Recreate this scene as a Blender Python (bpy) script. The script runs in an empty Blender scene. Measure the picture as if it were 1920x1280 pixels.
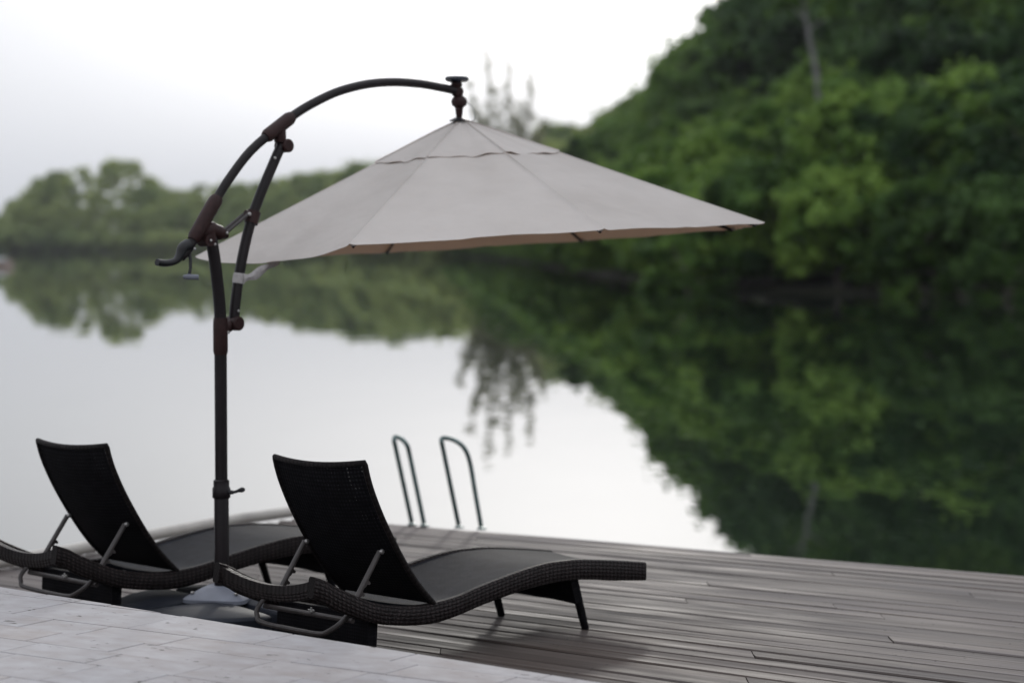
import bpy, bmesh, math, random
import numpy as np
from math import radians, sin, cos, tan, pi, atan2, hypot
from mathutils import Vector, Matrix

S = bpy.context.scene
COL = S.collection
random.seed(7)

# ------------------------------------------------------------------ camera
F_PX, PITCH, CAM_H = 4100.0, radians(2.51), 1.75
cd = bpy.data.cameras.new('camera')
cam = bpy.data.objects.new('camera', cd)
COL.objects.link(cam)
cam.location = (0, 0, CAM_H)
cam.rotation_euler = (radians(90) - PITCH, 0, 0)
cd.sensor_width = 36.0
cd.lens = F_PX / 1920 * 36
cd.clip_end = 5000
cd.dof.use_dof = True
cd.dof.focus_distance = 8.75
cd.dof.aperture_fstop = 1.7
S.camera = cam

# ------------------------------------------------------------------ world
SUN_EL, SUN_AZ = radians(17), radians(3)      # pale sun behind the cloud, ahead of the camera
w = bpy.data.worlds.new('World')
S.world = w
w.use_nodes = True
nt = w.node_tree
nt.nodes.clear()
out = nt.nodes.new('ShaderNodeOutputWorld')
bg = nt.nodes.new('ShaderNodeBackground')
sky = nt.nodes.new('ShaderNodeTexSky')
sky.sky_type = 'NISHITA'
sky.sun_disc = False
sky.sun_elevation = SUN_EL
sky.sun_rotation = SUN_AZ
sky.dust_density = 6.0
sky.air_density = 1.0
hs = nt.nodes.new('ShaderNodeHueSaturation')      # cloud veil takes the colour out of the sky
hs.inputs['Saturation'].default_value = 0.10
# even cloud layer, brighter towards the zenith as overcast skies are: L = Lz (1 + 2 sin e) / 3
tcw = nt.nodes.new('ShaderNodeTexCoord')
spw = nt.nodes.new('ShaderNodeSeparateXYZ')
nt.links.new(tcw.outputs['Generated'], spw.inputs[0])
cie = nt.nodes.new('ShaderNodeMapRange')
cie.inputs[1].default_value = 0.0
cie.inputs[2].default_value = 1.0
cie.inputs[3].default_value = 0.46
cie.inputs[4].default_value = 1.0
nt.links.new(spw.outputs['Z'], cie.inputs[0])
cl = nt.nodes.new('ShaderNodeVectorMath'); cl.operation = 'SCALE'
cl.inputs[0].default_value = (13.6, 14.05, 15.1)
nt.links.new(cie.outputs[0], cl.inputs['Scale'])
dim = nt.nodes.new('ShaderNodeVectorMath'); dim.operation = 'SCALE'
dim.inputs['Scale'].default_value = 6.8
nrm_ = nt.nodes.new('ShaderNodeVectorMath'); nrm_.operation = 'SCALE'
nrm_.inputs['Scale'].default_value = 1 / 53.0
gm = nt.nodes.new('ShaderNodeGamma')           # thin cloud concentrates the glow round the hidden sun
gm.inputs[1].default_value = 1.7
nt.links.new(sky.outputs[0], hs.inputs['Color'])
nt.links.new(hs.outputs[0], nrm_.inputs[0])
nt.links.new(nrm_.outputs[0], gm.inputs[0])
nt.links.new(gm.outputs[0], dim.inputs[0])
mx = nt.nodes.new('ShaderNodeVectorMath'); mx.operation = 'ADD'
nt.links.new(cl.outputs[0], mx.inputs[0])
nt.links.new(dim.outputs[0], mx.inputs[1])
nt.links.new(mx.outputs[0], bg.inputs[0])
bg.inputs[1].default_value = 0.10
nt.links.new(bg.outputs[0], out.inputs[0])

sd = bpy.data.lights.new('sun', 'SUN')
sd.energy = 0.5
sd.angle = radians(4)
sd.color = (1.0, 0.96, 0.9)
sun = bpy.data.objects.new('sun', sd)
COL.objects.link(sun)
sdir = Vector((sin(SUN_AZ) * cos(SUN_EL), cos(SUN_AZ) * cos(SUN_EL), sin(SUN_EL)))
sun.rotation_euler = sdir.to_track_quat('Z', 'Y').to_euler()
sun.location = (0, 20, 30)

S.view_settings.view_transform = 'Standard'
S.view_settings.look = 'None'
S.view_settings.gamma = 1
S.view_settings.use_curve_mapping = False
S.view_settings.exposure = 0.0
try:
    S.cycles.volume_bounces = 0
    S.cycles.transparent_max_bounces = 16
    S.cycles.max_bounces = 8
except Exception:
    pass

# ------------------------------------------------------------------ helpers
def ray(px, py):
    a, b = (px - 960) / F_PX, (640 - py) / F_PX
    return Vector((a, cos(PITCH) + b * sin(PITCH), -sin(PITCH) + b * cos(PITCH)))

def atY(px, py, Y):
    r = ray(px, py)
    return Vector((0, 0, CAM_H)) + r * (Y / r.y)

def atZ(px, py, Z):
    r = ray(px, py)
    return Vector((0, 0, CAM_H)) + r * ((Z - CAM_H) / r.z)

def tag(o, label=None, cat=None, group=None, kind=None):
    if label: o['label'] = label
    if cat: o['category'] = cat
    if group: o['group'] = group
    if kind: o['kind'] = kind
    return o

def empty(name, loc=(0, 0, 0), rz=0):
    o = bpy.data.objects.new(name, None)
    o.empty_display_size = 0.1
    o.location = loc
    o.rotation_euler = (0, 0, rz)
    COL.objects.link(o)
    return o

def mesh_obj(name, verts, faces, mat, parent=None, smooth=False, uv=None):
    me = bpy.data.meshes.new(name)
    me.from_pydata([tuple(v) for v in verts], [], faces)
    if uv:
        l = me.uv_layers.new(name='UVMap')
        flat = []
        for f in me.loops:
            flat.extend(uv[f.vertex_index])
        l.data.foreach_set('uv', flat)
    if smooth:
        me.polygons.foreach_set('use_smooth', [True] * len(me.polygons))
    if mat: me.materials.append(mat)
    me.update()
    o = bpy.data.objects.new(name, me)
    COL.objects.link(o)
    if parent: o.parent = parent
    return o

def copy_tree(o, parent=None):
    c = o.copy()
    COL.objects.link(c)
    if parent: c.parent = parent
    for ch in list(o.children):
        copy_tree(ch, c)
    return c

class MB:
    """collects shapes that belong to ONE part"""
    def __init__(s): s.v, s.f, s.uv = [], [], []
    def add(s, vs, fs, uv=None):
        n = len(s.v)
        s.v += [Vector(v) for v in vs]
        s.f += [tuple(i + n for i in f) for f in fs]
        s.uv += uv if uv else [(0, 0)] * len(vs)
        return s
    def tube(s, pts, r, n=12, caps=True, rx=None, up=None):
        pts = [Vector(p) for p in pts]
        rs = r if isinstance(r, (list, tuple)) else [r] * len(pts)
        vs, fs, uv = [], [], []
        dist = 0
        prev = None
        for i, p in enumerate(pts):
            t = (pts[min(i + 1, len(pts) - 1)] - pts[max(i - 1, 0)]).normalized()
            if prev is None:
                a = Vector(up) if up else (Vector((0, 0, 1)) if abs(t.z) < .9 else Vector((1, 0, 0)))
            else:
                a = prev
            a = (a - t * a.dot(t)).normalized()
            prev = a
            b = t.cross(a)
            if i: dist += (p - pts[i - 1]).length
            for k in range(n):
                q = 2 * pi * k / n
                vs.append(p + a * cos(q) * rs[i] + b * sin(q) * rs[i] * (rx or 1))
                uv.append((dist, k / n))
        for i in range(len(pts) - 1):
            for k in range(n):
                fs.append((i * n + k, i * n + (k + 1) % n, (i + 1) * n + (k + 1) % n, (i + 1) * n + k))
        if caps:
            fs.append(tuple(range(n))[::-1])
            fs.append(tuple((len(pts) - 1) * n + k for k in range(n)))
        return s.add(vs, fs, uv)
    def box(s, c, sz, rot=None, bev=0.0):
        c = Vector(c); hx, hy, hz = sz[0] / 2, sz[1] / 2, sz[2] / 2
        vs = []
        if bev:
            for z, k in ((-hz, 1), (-hz + bev, 0), (hz - bev, 0), (hz, 1)):
                for x, y in ((-hx, -hy), (hx, -hy), (hx, hy), (-hx, hy)):
                    vs.append(Vector((x - math.copysign(bev, x) * k, y - math.copysign(bev, y) * k, z)))
            fs = [(3, 2, 1, 0), (12, 13, 14, 15)]
            for l in range(3):
                for k in range(4):
                    fs.append((l * 4 + k, l * 4 + (k + 1) % 4, l * 4 + 4 + (k + 1) % 4, l * 4 + 4 + k))
        else:
            vs = [Vector((x, y, z)) for z in (-hz, hz) for x, y in ((-hx, -hy), (hx, -hy), (hx, hy), (-hx, hy))]
            fs = [(3, 2, 1, 0), (4, 5, 6, 7), (0, 1, 5, 4), (1, 2, 6, 5), (2, 3, 7, 6), (3, 0, 4, 7)]
        if rot: vs = [rot @ v for v in vs]
        return s.add([v + c for v in vs], fs)
    def lathe(s, prof, c=(0, 0, 0), n=20, axis=None):
        c = Vector(c)
        q = Vector(axis).to_track_quat('Z', 'Y').to_matrix() if axis else Matrix.Identity(3)
        vs, fs = [], []
        for r, z in prof:
            for k in range(n):
                a = 2 * pi * k / n
                vs.append(c + q @ Vector((r * cos(a), r * sin(a), z)))
        for i in range(len(prof) - 1):
            for k in range(n):
                fs.append((i * n + k, i * n + (k + 1) % n, (i + 1) * n + (k + 1) % n, (i + 1) * n + k))
        fs.append(tuple(range(n))[::-1])
        fs.append(tuple((len(prof) - 1) * n + k for k in range(n)))
        return s.add(vs, fs)
    def sheet(s, grid, thick=0.0, uvs=None, off=Vector((0, 0, 1))):
        """grid[i][j] of points -> closed slab of given thickness below"""
        ni, nj = len(grid), len(grid[0])
        vs = [Vector(p) for row in grid for p in row]
        uv = [uvs[i][j] for i in range(ni) for j in range(nj)] if uvs else [(i / (ni - 1), j / (nj - 1)) for i in range(ni) for j in range(nj)]
        fs = [(i * nj + j, (i + 1) * nj + j, (i + 1) * nj + j + 1, i * nj + j + 1) for i in range(ni - 1) for j in range(nj - 1)]
        if thick:
            m = len(vs)
            nrm = [Vector((0, 0, 0)) for _ in vs]
            for f in fs:
                nn = (vs[f[1]] - vs[f[0]]).cross(vs[f[3]] - vs[f[0]])
                for q in f: nrm[q] += nn
            vs2 = [v - nrm[k].normalized() * thick for k, v in enumerate(vs)]
            uv = uv + uv
            fs2 = [tuple(q + m for q in f[::-1]) for f in fs]
            edge = [i * nj for i in range(ni)] + [(ni - 1) * nj + j for j in range(1, nj)] + [i * nj + nj - 1 for i in range(ni - 2, -1, -1)] + [j for j in range(nj - 2, 0, -1)]
            fe = [(edge[k], edge[k] + m, edge[(k + 1) % len(edge)] + m, edge[(k + 1) % len(edge)]) for k in range(len(edge))]
            vs, fs = vs + vs2, fs + fs2 + fe
        return s.add(vs, fs, uv)
    def build(s, name, mat, parent=None, smooth=True, sharp=35):
        o = mesh_obj(name, s.v, s.f, mat, parent, uv=s.uv)
        bm = bmesh.new(); bm.from_mesh(o.data)
        bmesh.ops.recalc_face_normals(bm, faces=bm.faces)
        bm.to_mesh(o.data); bm.free()
        if smooth:
            o.data.polygons.foreach_set('use_smooth', [True] * len(o.data.polygons))
            o.data.set_sharp_from_angle(angle=radians(sharp))
        return o

# ------------------------------------------------------------------ materials
def mat_new(name):
    m = bpy.data.materials.new(name)
    m.use_nodes = True
    n = m.node_tree
    return m, n, n.nodes['Principled BSDF'], n.links

def nd(n, t, **kw):
    x = n.nodes.new(t)
    for k, v in kw.items():
        if k in x.bl_rna.properties: setattr(x, k, v)
        else: x.inputs[k.replace('_', ' ')].default_value = v
    return x

def ramp(n, stops):
    r = n.nodes.new('ShaderNodeValToRGB')
    e = r.color_ramp.elements
    while len(e) < len(stops): e.new(0.5)
    for k, (p, c) in enumerate(stops):
        e[k].position = p
        e[k].color = (*c, 1) if len(c) == 3 else c
    return r

def simple(name, col, rough=0.5, metal=0.0, noise=0.25, scale=30, bump=0.0, spec=0.5):
    m, n, b, l = mat_new(name)
    t = nd(n, 'ShaderNodeTexNoise', Scale=scale, Detail=4)
    tc = nd(n, 'ShaderNodeTexCoord')
    l.new(tc.outputs['Object'], t.inputs['Vector'])
    r = ramp(n, [(0.3, tuple(c * (1 - noise) for c in col)), (0.7, tuple(min(1, c * (1 + noise)) for c in col))])
    l.new(t.outputs['Fac'], r.inputs[0])
    l.new(r.outputs[0], b.inputs['Base Color'])
    b.inputs['Roughness'].default_value = rough
    b.inputs['Metallic'].default_value = metal
    b.inputs['Specular IOR Level'].default_value = spec
    if bump:
        bp = nd(n, 'ShaderNodeBump', Strength=bump, Distance=0.002)
        l.new(t.outputs['Fac'], bp.inputs['Height'])
        l.new(bp.outputs[0], b.inputs['Normal'])
    return m

M = {}
M['bronze'] = simple('bronze_paint', (0.009, 0.0065, 0.0075), 0.36, 0, 0.3, 14, 0.1, spec=0.2)
M['brown_plastic'] = simple('brown_plastic', (0.024, 0.010, 0.0095), 0.5, 0, 0.25, 40, 0.15, spec=0.2)
M['black_plastic'] = simple('black_plastic', (0.008, 0.008, 0.010), 0.45, 0, 0.3, 25, 0.2, spec=0.3)
M['base_plastic'] = simple('base_plastic', (0.012, 0.014, 0.020), 0.55, 0, 0.3, 7, 0.2, spec=0.12)
M['hub_grey'] = simple('hub_grey', (0.13, 0.14, 0.17), 0.55, 0, 0.2, 9, 0.15)
M['grey_metal'] = simple('grey_metal', (0.034, 0.028, 0.027), 0.5, 0.1, 0.3, 30, 0.15)
M['solar'] = simple('solar', (0.008, 0.012, 0.02), 0.2, 0, 0.2, 20)
M['steel'] = simple('steel', (0.09, 0.13, 0.125), 0.3, 0.6, 0.2, 20)
M['screw'] = simple('screw', (0.35, 0.34, 0.33), 0.35, 0.8, 0.1, 50)
M['strap'] = simple('strap', (0.36, 0.34, 0.335), 0.85, 0, 0.15, 60, 0.3)
M['pipe'] = simple('pipe', (0.38, 0.36, 0.33), 0.6, 0, 0.2, 5, 0.2)
M['dark_wood'] = simple('dark_wood', (0.035, 0.028, 0.024), 0.8, 0, 0.4, 12, 0.4)
M['concrete'] = simple('concrete', (0.22, 0.21, 0.2), 0.9, 0, 0.2, 12, 0.4)
M['bark'] = simple('bark', (0.13, 0.115, 0.10), 0.9, 0, 0.4, 3, 0.5)
M['pale_bark'] = simple('pale_bark', (0.17, 0.165, 0.165), 0.9, 0, 0.3, 2, 0.5)
M['boat_hull'] = simple('boat_hull', (0.45, 0.36, 0.32), 0.5, 0, 0.15, 1)
M['boat_cover'] = simple('boat_cover', (0.28, 0.29, 0.29), 0.7, 0, 0.15, 2)

def weave(name, col, su, sv, bump=0.6, holes=False, rough=0.5, spec=0.25):
    """synthetic rattan: over-under strands in UV metres, holes are real openings"""
    m, n, b, l = mat_new(name)
    uv = nd(n, 'ShaderNodeUVMap')
    sp = nd(n, 'ShaderNodeSeparateXYZ')
    l.new(uv.outputs[0], sp.inputs[0])
    def math_(op, a, bb=None):
        x = nd(n, 'ShaderNodeMath', operation=op)
        for i, v in enumerate((a, bb)):
            if v is None: continue
            if isinstance(v, (int, float)): x.inputs[i].default_value = v
            else: l.new(v, x.inputs[i])
        return x.outputs[0]
    U = math_('MULTIPLY', sp.outputs['X'], pi / su)
    V = math_('MULTIPLY', sp.outputs['Y'], pi / sv)
    su_, sv_ = math_('SINE', U), math_('SINE', V)
    prod = math_('MULTIPLY', su_, sv_)
    au, av = math_('ABSOLUTE', su_), math_('ABSOLUTE', sv_)
    # over strands where prod>0 run along u, below along v
    h1 = math_('MULTIPLY', math_('POWER', av, 0.6), math_('ADD', math_('MULTIPLY', prod, 0.5), 0.55))
    h2 = math_('MULTIPLY', math_('POWER', au, 0.6), math_('SUBTRACT', 0.55, math_('MULTIPLY', prod, 0.5)))
    h = math_('MAXIMUM', h1, h2)
    ns = nd(n, 'ShaderNodeTexNoise', Scale=18, Detail=5)
    tc = nd(n, 'ShaderNodeTexCoord')
    l.new(tc.outputs['Object'], ns.inputs['Vector'])
    r = ramp(n, [(0.0, tuple(c * 0.25 for c in col)), (0.45, tuple(c * 0.8 for c in col)), (0.8, tuple(c * 1.3 for c in col)), (1.0, tuple(c * 3.0 for c in col))])
    mixf = math_('MULTIPLY', h, math_('ADD', ns.outputs['Fac'], 0.45))
    l.new(mixf, r.inputs[0])
    l.new(r.outputs[0], b.inputs['Base Color'])
    bp = nd(n, 'ShaderNodeBump', Strength=bump, Distance=0.004)
    l.new(h, bp.inputs['Height'])
    l.new(bp.outputs[0], b.inputs['Normal'])
    b.inputs['Roughness'].default_value = rough
    b.inputs['Specular IOR Level'].default_value = spec
    if holes:
        # a scatter of tiny gaps between strands, in a few loose rows
        u5 = math_('FRACT', math_('DIVIDE', sp.outputs['X'], 0.018))
        v5 = math_('FRACT', math_('DIVIDE', sp.outputs['Y'], 0.018))
        du, dv = math_('SUBTRACT', u5, 0.5), math_('SUBTRACT', v5, 0.5)
        rr = math_('ADD', math_('MULTIPLY', du, du), math_('MULTIPLY', dv, dv))
        dot = math_('LESS_THAN', rr, 0.009)
        fu = math_('FLOOR', math_('DIVIDE', sp.outputs['X'], 0.018))
        fv = math_('FLOOR', math_('DIVIDE', sp.outputs['Y'], 0.018))
        cb = nd(n, 'ShaderNodeCombineXYZ')
        l.new(math_('MULTIPLY', fu, 0.35), cb.inputs[0]); l.new(math_('MULTIPLY', fv, 7.3), cb.inputs[1])
        wn = nd(n, 'ShaderNodeTexNoise', Scale=1.0, Detail=1)
        l.new(cb.outputs[0], wn.inputs['Vector'])
        on = math_('GREATER_THAN', wn.outputs['Fac'], 0.60)
        top = math_('GREATER_THAN', sp.outputs['X'], 0.28)
        a = math_('MULTIPLY', math_('MULTIPLY', dot, on), top)
        tr = nd(n, 'ShaderNodeBsdfTransparent')
        ms = nd(n, 'ShaderNodeMixShader')
        l.new(a, ms.inputs[0]); l.new(b.outputs[0], ms.inputs[1]); l.new(tr.outputs[0], ms.inputs[2])
        l.new(ms.outputs[0], n.nodes['Material Output'].inputs[0])
    return m
M['rail_weave'] = weave('rail_weave', (0.012, 0.0092, 0.0092), 0.026, 0.017, 1.0, rough=0.5, spec=0.11)
M['seat_weave'] = weave('seat_weave', (0.009, 0.010, 0.014), 0.012, 0.012, 0.35, rough=0.65, spec=0.04)
M['back_weave'] = weave('back_weave', (0.0050, 0.0048, 0.0058), 0.018, 0.018, 0.5, holes=True, rough=0.65, spec=0.05)
M['apron_weave'] = weave('apron_weave', (0.0035, 0.0032, 0.0042), 0.014, 0.014, 0.4, rough=0.75, spec=0.08)

def fabric():
    m, n, b, l = mat_new('canopy_fabric')
    tc = nd(n, 'ShaderNodeTexCoord')
    t = nd(n, 'ShaderNodeTexNoise', Scale=2.2, Detail=6, Roughness=0.6)
    l.new(tc.outputs['Object'], t.inputs['Vector'])
    oi = nd(n, 'ShaderNodeObjectInfo')
    r = ramp(n, [(0.25, (0.51, 0.488, 0.465)), (0.75, (0.61, 0.59, 0.57))])
    l.new(t.outputs['Fac'], r.inputs[0])
    hsv = nd(n, 'ShaderNodeHueSaturation')
    mr = nd(n, 'ShaderNodeMapRange'); mr.inputs[3].default_value = 0.93; mr.inputs[4].default_value = 1.05
    l.new(oi.outputs['Random'], mr.inputs[0]); l.new(mr.outputs[0], hsv.inputs['Value'])
    l.new(r.outputs[0], hsv.inputs['Color'])
    l.new(hsv.outputs[0], b.inputs['Base Color'])
    b.inputs['Roughness'].default_value = 0.9
    b.inputs['Specular IOR Level'].default_value = 0.1
    f = nd(n, 'ShaderNodeTexNoise', Scale=500, Detail=2)
    l.new(tc.outputs['Object'], f.inputs['Vector'])
    w2 = nd(n, 'ShaderNodeTexNoise', Scale=5, Detail=3)
    l.new(tc.outputs['Object'], w2.inputs['Vector'])
    b1 = nd(n, 'ShaderNodeBump', Strength=0.12, Distance=0.001)
    l.new(f.outputs['Fac'], b1.inputs['Height'])
    b2 = nd(n, 'ShaderNodeBump', Strength=0.5, Distance=0.035)
    l.new(w2.outputs['Fac'], b2.inputs['Height']); l.new(b1.outputs[0], b2.inputs['Normal'])
    l.new(b2.outputs[0], b.inputs['Normal'])
    tr = nd(n, 'ShaderNodeBsdfTranslucent')
    tr.inputs[0].default_value = (0.80, 0.60, 0.44, 1)
    ms = nd(n, 'ShaderNodeMixShader'); ms.inputs[0].default_value = 0.30
    l.new(b.outputs[0], ms.inputs[1]); l.new(tr.outputs[0], ms.inputs[2])
    l.new(ms.outputs[0], n.nodes['Material Output'].inputs[0])
    return m
M['fabric'] = fabric()

def plank_mat():
    m, n, b, l = mat_new('weathered_plank')
    tc = nd(n, 'ShaderNodeTexCoord'); oi = nd(n, 'ShaderNodeObjectInfo')
    off = nd(n, 'ShaderNodeVectorMath', operation='ADD')
    cmb = nd(n, 'ShaderNodeCombineXYZ')
    ml = nd(n, 'ShaderNodeMath', operation='MULTIPLY'); ml.inputs[1].default_value = 37
    l.new(oi.outputs['Random'], ml.inputs[0]); l.new(ml.outputs[0], cmb.inputs[0]); l.new(ml.outputs[0], cmb.inputs[1])
    l.new(tc.outputs['Object'], off.inputs[0]); l.new(cmb.outputs[0], off.inputs[1])
    mp = nd(n, 'ShaderNodeMapping'); mp.inputs['Scale'].default_value = (0.9, 34, 10)
    l.new(off.outputs[0], mp.inputs[0])
    g = nd(n, 'ShaderNodeTexNoise', Scale=1.0, Detail=6, Roughness=0.6)
    l.new(mp.outputs[0], g.inputs['Vector'])
    mp2 = nd(n, 'ShaderNodeMapping'); mp2.inputs['Scale'].default_value = (0.7, 5, 3)
    l.new(off.outputs[0], mp2.inputs[0])
    g2 = nd(n, 'ShaderNodeTexNoise', Scale=1.6, Detail=5)
    l.new(mp2.outputs[0], g2.inputs['Vector'])
    # silver grey weathered wood with browner boards
    r = ramp(n, [(0.28, (0.086, 0.076, 0.072)), (0.55, (0.132, 0.121, 0.119)), (0.78, (0.178, 0.168, 0.170))])
    l.new(g.outputs['Fac'], r.inputs[0])
    r2 = ramp(n, [(0.3, (0.74, 0.66, 0.60)), (0.7, (1.0, 1.0, 1.0))])
    l.new(g2.outputs['Fac'], r2.inputs[0])
    mu = nd(n, 'ShaderNodeMix', data_type='RGBA', blend_type='MULTIPLY'); mu.inputs[0].default_value = 1
    l.new(r.outputs[0], mu.inputs[6]); l.new(r2.outputs[0], mu.inputs[7])
    hsv = nd(n, 'ShaderNodeHueSaturation')
    mr = nd(n, 'ShaderNodeMapRange'); mr.inputs[3].default_value = 0.82; mr.inputs[4].default_value = 1.14
    l.new(oi.outputs['Random'], mr.inputs[0]); l.new(mr.outputs[0], hsv.inputs['Value'])
    l.new(mu.outputs[2], hsv.inputs['Color'])
    # damp deck (world space), lounger's reflection and shadow painted in: darker and browner
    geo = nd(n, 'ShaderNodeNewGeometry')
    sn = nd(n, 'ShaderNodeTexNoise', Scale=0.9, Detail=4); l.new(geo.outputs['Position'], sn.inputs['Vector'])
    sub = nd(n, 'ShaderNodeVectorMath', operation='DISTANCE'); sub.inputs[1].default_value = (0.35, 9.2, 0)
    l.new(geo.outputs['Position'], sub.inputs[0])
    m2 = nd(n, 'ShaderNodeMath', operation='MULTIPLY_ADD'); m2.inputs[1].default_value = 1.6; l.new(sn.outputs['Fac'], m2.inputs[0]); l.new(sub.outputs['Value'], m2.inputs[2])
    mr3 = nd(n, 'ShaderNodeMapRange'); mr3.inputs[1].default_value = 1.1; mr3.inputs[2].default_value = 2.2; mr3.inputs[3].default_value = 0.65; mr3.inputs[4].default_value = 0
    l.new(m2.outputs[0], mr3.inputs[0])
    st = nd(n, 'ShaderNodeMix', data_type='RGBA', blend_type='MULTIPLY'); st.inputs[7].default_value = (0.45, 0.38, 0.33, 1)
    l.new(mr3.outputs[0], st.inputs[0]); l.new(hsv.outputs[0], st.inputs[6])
    # small knots and dark specks
    kn = nd(n, 'ShaderNodeTexNoise', Scale=26, Detail=2); l.new(off.outputs[0], kn.inputs['Vector'])
    kr = ramp(n, [(0.22, (0.25, 0.25, 0.25)), (0.30, (1, 1, 1))]); l.new(kn.outputs['Fac'], kr.inputs[0])
    k2 = nd(n, 'ShaderNodeMix', data_type='RGBA', blend_type='MULTIPLY'); k2.inputs[0].default_value = 1
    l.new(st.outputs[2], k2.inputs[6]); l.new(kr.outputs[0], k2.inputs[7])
    # screw heads: pairs every 60 cm
    so = nd(n, 'ShaderNodeSeparateXYZ'); l.new(tc.outputs['Object'], so.inputs[0])
    def mm(op, a, bb):
        x = nd(n, 'ShaderNodeMath', operation=op)
        for i_, v_ in enumerate((a, bb)):
            if isinstance(v_, (int, float)): x.inputs[i_].default_value = v_
            elif v_ is not None: l.new(v_, x.inputs[i_])
        return x.outputs[0]
    fx = mm('MULTIPLY', mm('SUBTRACT', mm('FRACT', mm('DIVIDE', so.outputs[0], .6), None), .5), .6)
    fy = mm('SUBTRACT', mm('ABSOLUTE', so.outputs[1], None), .05)
    d2 = mm('ADD', mm('MULTIPLY', fx, fx), mm('MULTIPLY', fy, fy))
    sw = mm('LESS_THAN', d2, .0055 ** 2)
    k3 = nd(n, 'ShaderNodeMix', data_type='RGBA'); k3.inputs[7].default_value = (.02, .018, .017, 1)
    l.new(sw, k3.inputs[0]); l.new(k2.outputs[2], k3.inputs[6])
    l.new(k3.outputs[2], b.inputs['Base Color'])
    rr = nd(n, 'ShaderNodeMapRange'); rr.inputs[1].default_value = 0.3; rr.inputs[2].default_value = 0.7; rr.inputs[3].default_value = 0.50; rr.inputs[4].default_value = 0.80
    l.new(g2.outputs['Fac'], rr.inputs[0]); l.new(rr.outputs[0], b.inputs['Roughness'])
    b.inputs['Specular IOR Level'].default_value = 0.11
    bp = nd(n, 'ShaderNodeBump', Strength=0.35, Distance=0.004); l.new(g.outputs['Fac'], bp.inputs['Height'])
    l.new(bp.outputs[0], b.inputs['Normal'])
    return m
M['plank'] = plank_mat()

def stone_mat():
    m, n, b, l = mat_new('travertine')
    tc = nd(n, 'ShaderNodeTexCoord'); oi = nd(n, 'ShaderNodeObjectInfo')
    ml = nd(n, 'ShaderNodeMath', operation='MULTIPLY'); ml.inputs[1].default_value = 53
    l.new(oi.outputs['Random'], ml.inputs[0])
    cmb = nd(n, 'ShaderNodeCombineXYZ'); l.new(ml.outputs[0], cmb.inputs[0]); l.new(ml.outputs[0], cmb.inputs[1])
    off = nd(n, 'ShaderNodeVectorMath', operation='ADD'); l.new(tc.outputs['Object'], off.inputs[0]); l.new(cmb.outputs[0], off.inputs[1])
    mp = nd(n, 'ShaderNodeMapping'); mp.inputs['Scale'].default_value = (1.7, 2.8, 2); l.new(off.outputs[0], mp.inputs[0])
    g = nd(n, 'ShaderNodeTexNoise', Scale=3.2, Detail=7, Roughness=0.62); l.new(mp.outputs[0], g.inputs['Vector'])
    r = ramp(n, [(0.28, (0.255, 0.232, 0.222)), (0.5, (0.305, 0.291, 0.290)), (0.72, (0.365, 0.356, 0.362))])
    l.new(g.outputs['Fac'], r.inputs[0])
    # per stone tint: warm to cool
    tint = ramp(n, [(0.0, (1.0, 0.96, 0.93)), (0.5, (0.98, 0.975, 0.985)), (1.0, (0.99, 1.0, 1.02))])
    l.new(oi.outputs['Random'], tint.inputs[0])
    mu = nd(n, 'ShaderNodeMix', data_type='RGBA', blend_type='MULTIPLY'); mu.inputs[0].default_value = 1
    l.new(r.outputs[0], mu.inputs[6]); l.new(tint.outputs[0], mu.inputs[7])
    # pits
    mp2 = nd(n, 'ShaderNodeMapping'); mp2.inputs['Scale'].default_value = (22, 60, 40); l.new(off.outputs[0], mp2.inputs[0])
    v = nd(n, 'ShaderNodeTexNoise', Scale=1.0, Detail=3, Roughness=0.55); l.new(mp2.outputs[0], v.inputs['Vector'])
    big = nd(n, 'ShaderNodeTexNoise', Scale=9, Detail=2); l.new(off.outputs[0], big.inputs['Vector'])
    ad = nd(n, 'ShaderNodeMath', operation='ADD'); l.new(v.outputs['Fac'], ad.inputs[0]); l.new(big.outputs['Fac'], ad.inputs[1])
    pr = ramp(n, [(0.0, (1, 1, 1)), (0.615, (1, 1, 1)), (0.66, (0.22, 0.2, 0.18))])
    hf = nd(n, 'ShaderNodeMath', operation='MULTIPLY'); hf.inputs[1].default_value = 0.5; l.new(ad.outputs[0], hf.inputs[0])
    l.new(hf.outputs[0], pr.inputs[0])
    m3 = nd(n, 'ShaderNodeMix', data_type='RGBA', blend_type='MULTIPLY'); m3.inputs[0].default_value = 1
    l.new(mu.outputs[2], m3.inputs[6]); l.new(pr.outputs[0], m3.inputs[7])
    l.new(m3.outputs[2], b.inputs['Base Color'])
    b.inputs['Roughness'].default_value = 0.62
    b.inputs['Specular IOR Level'].default_value = 0.3
    bp = nd(n, 'ShaderNodeBump', Strength=0.5, Distance=0.003); l.new(pr.outputs[0], bp.inputs['Height'])
    l.new(bp.outputs[0], b.inputs['Normal'])
    return m
M['stone'] = stone_mat()

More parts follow.
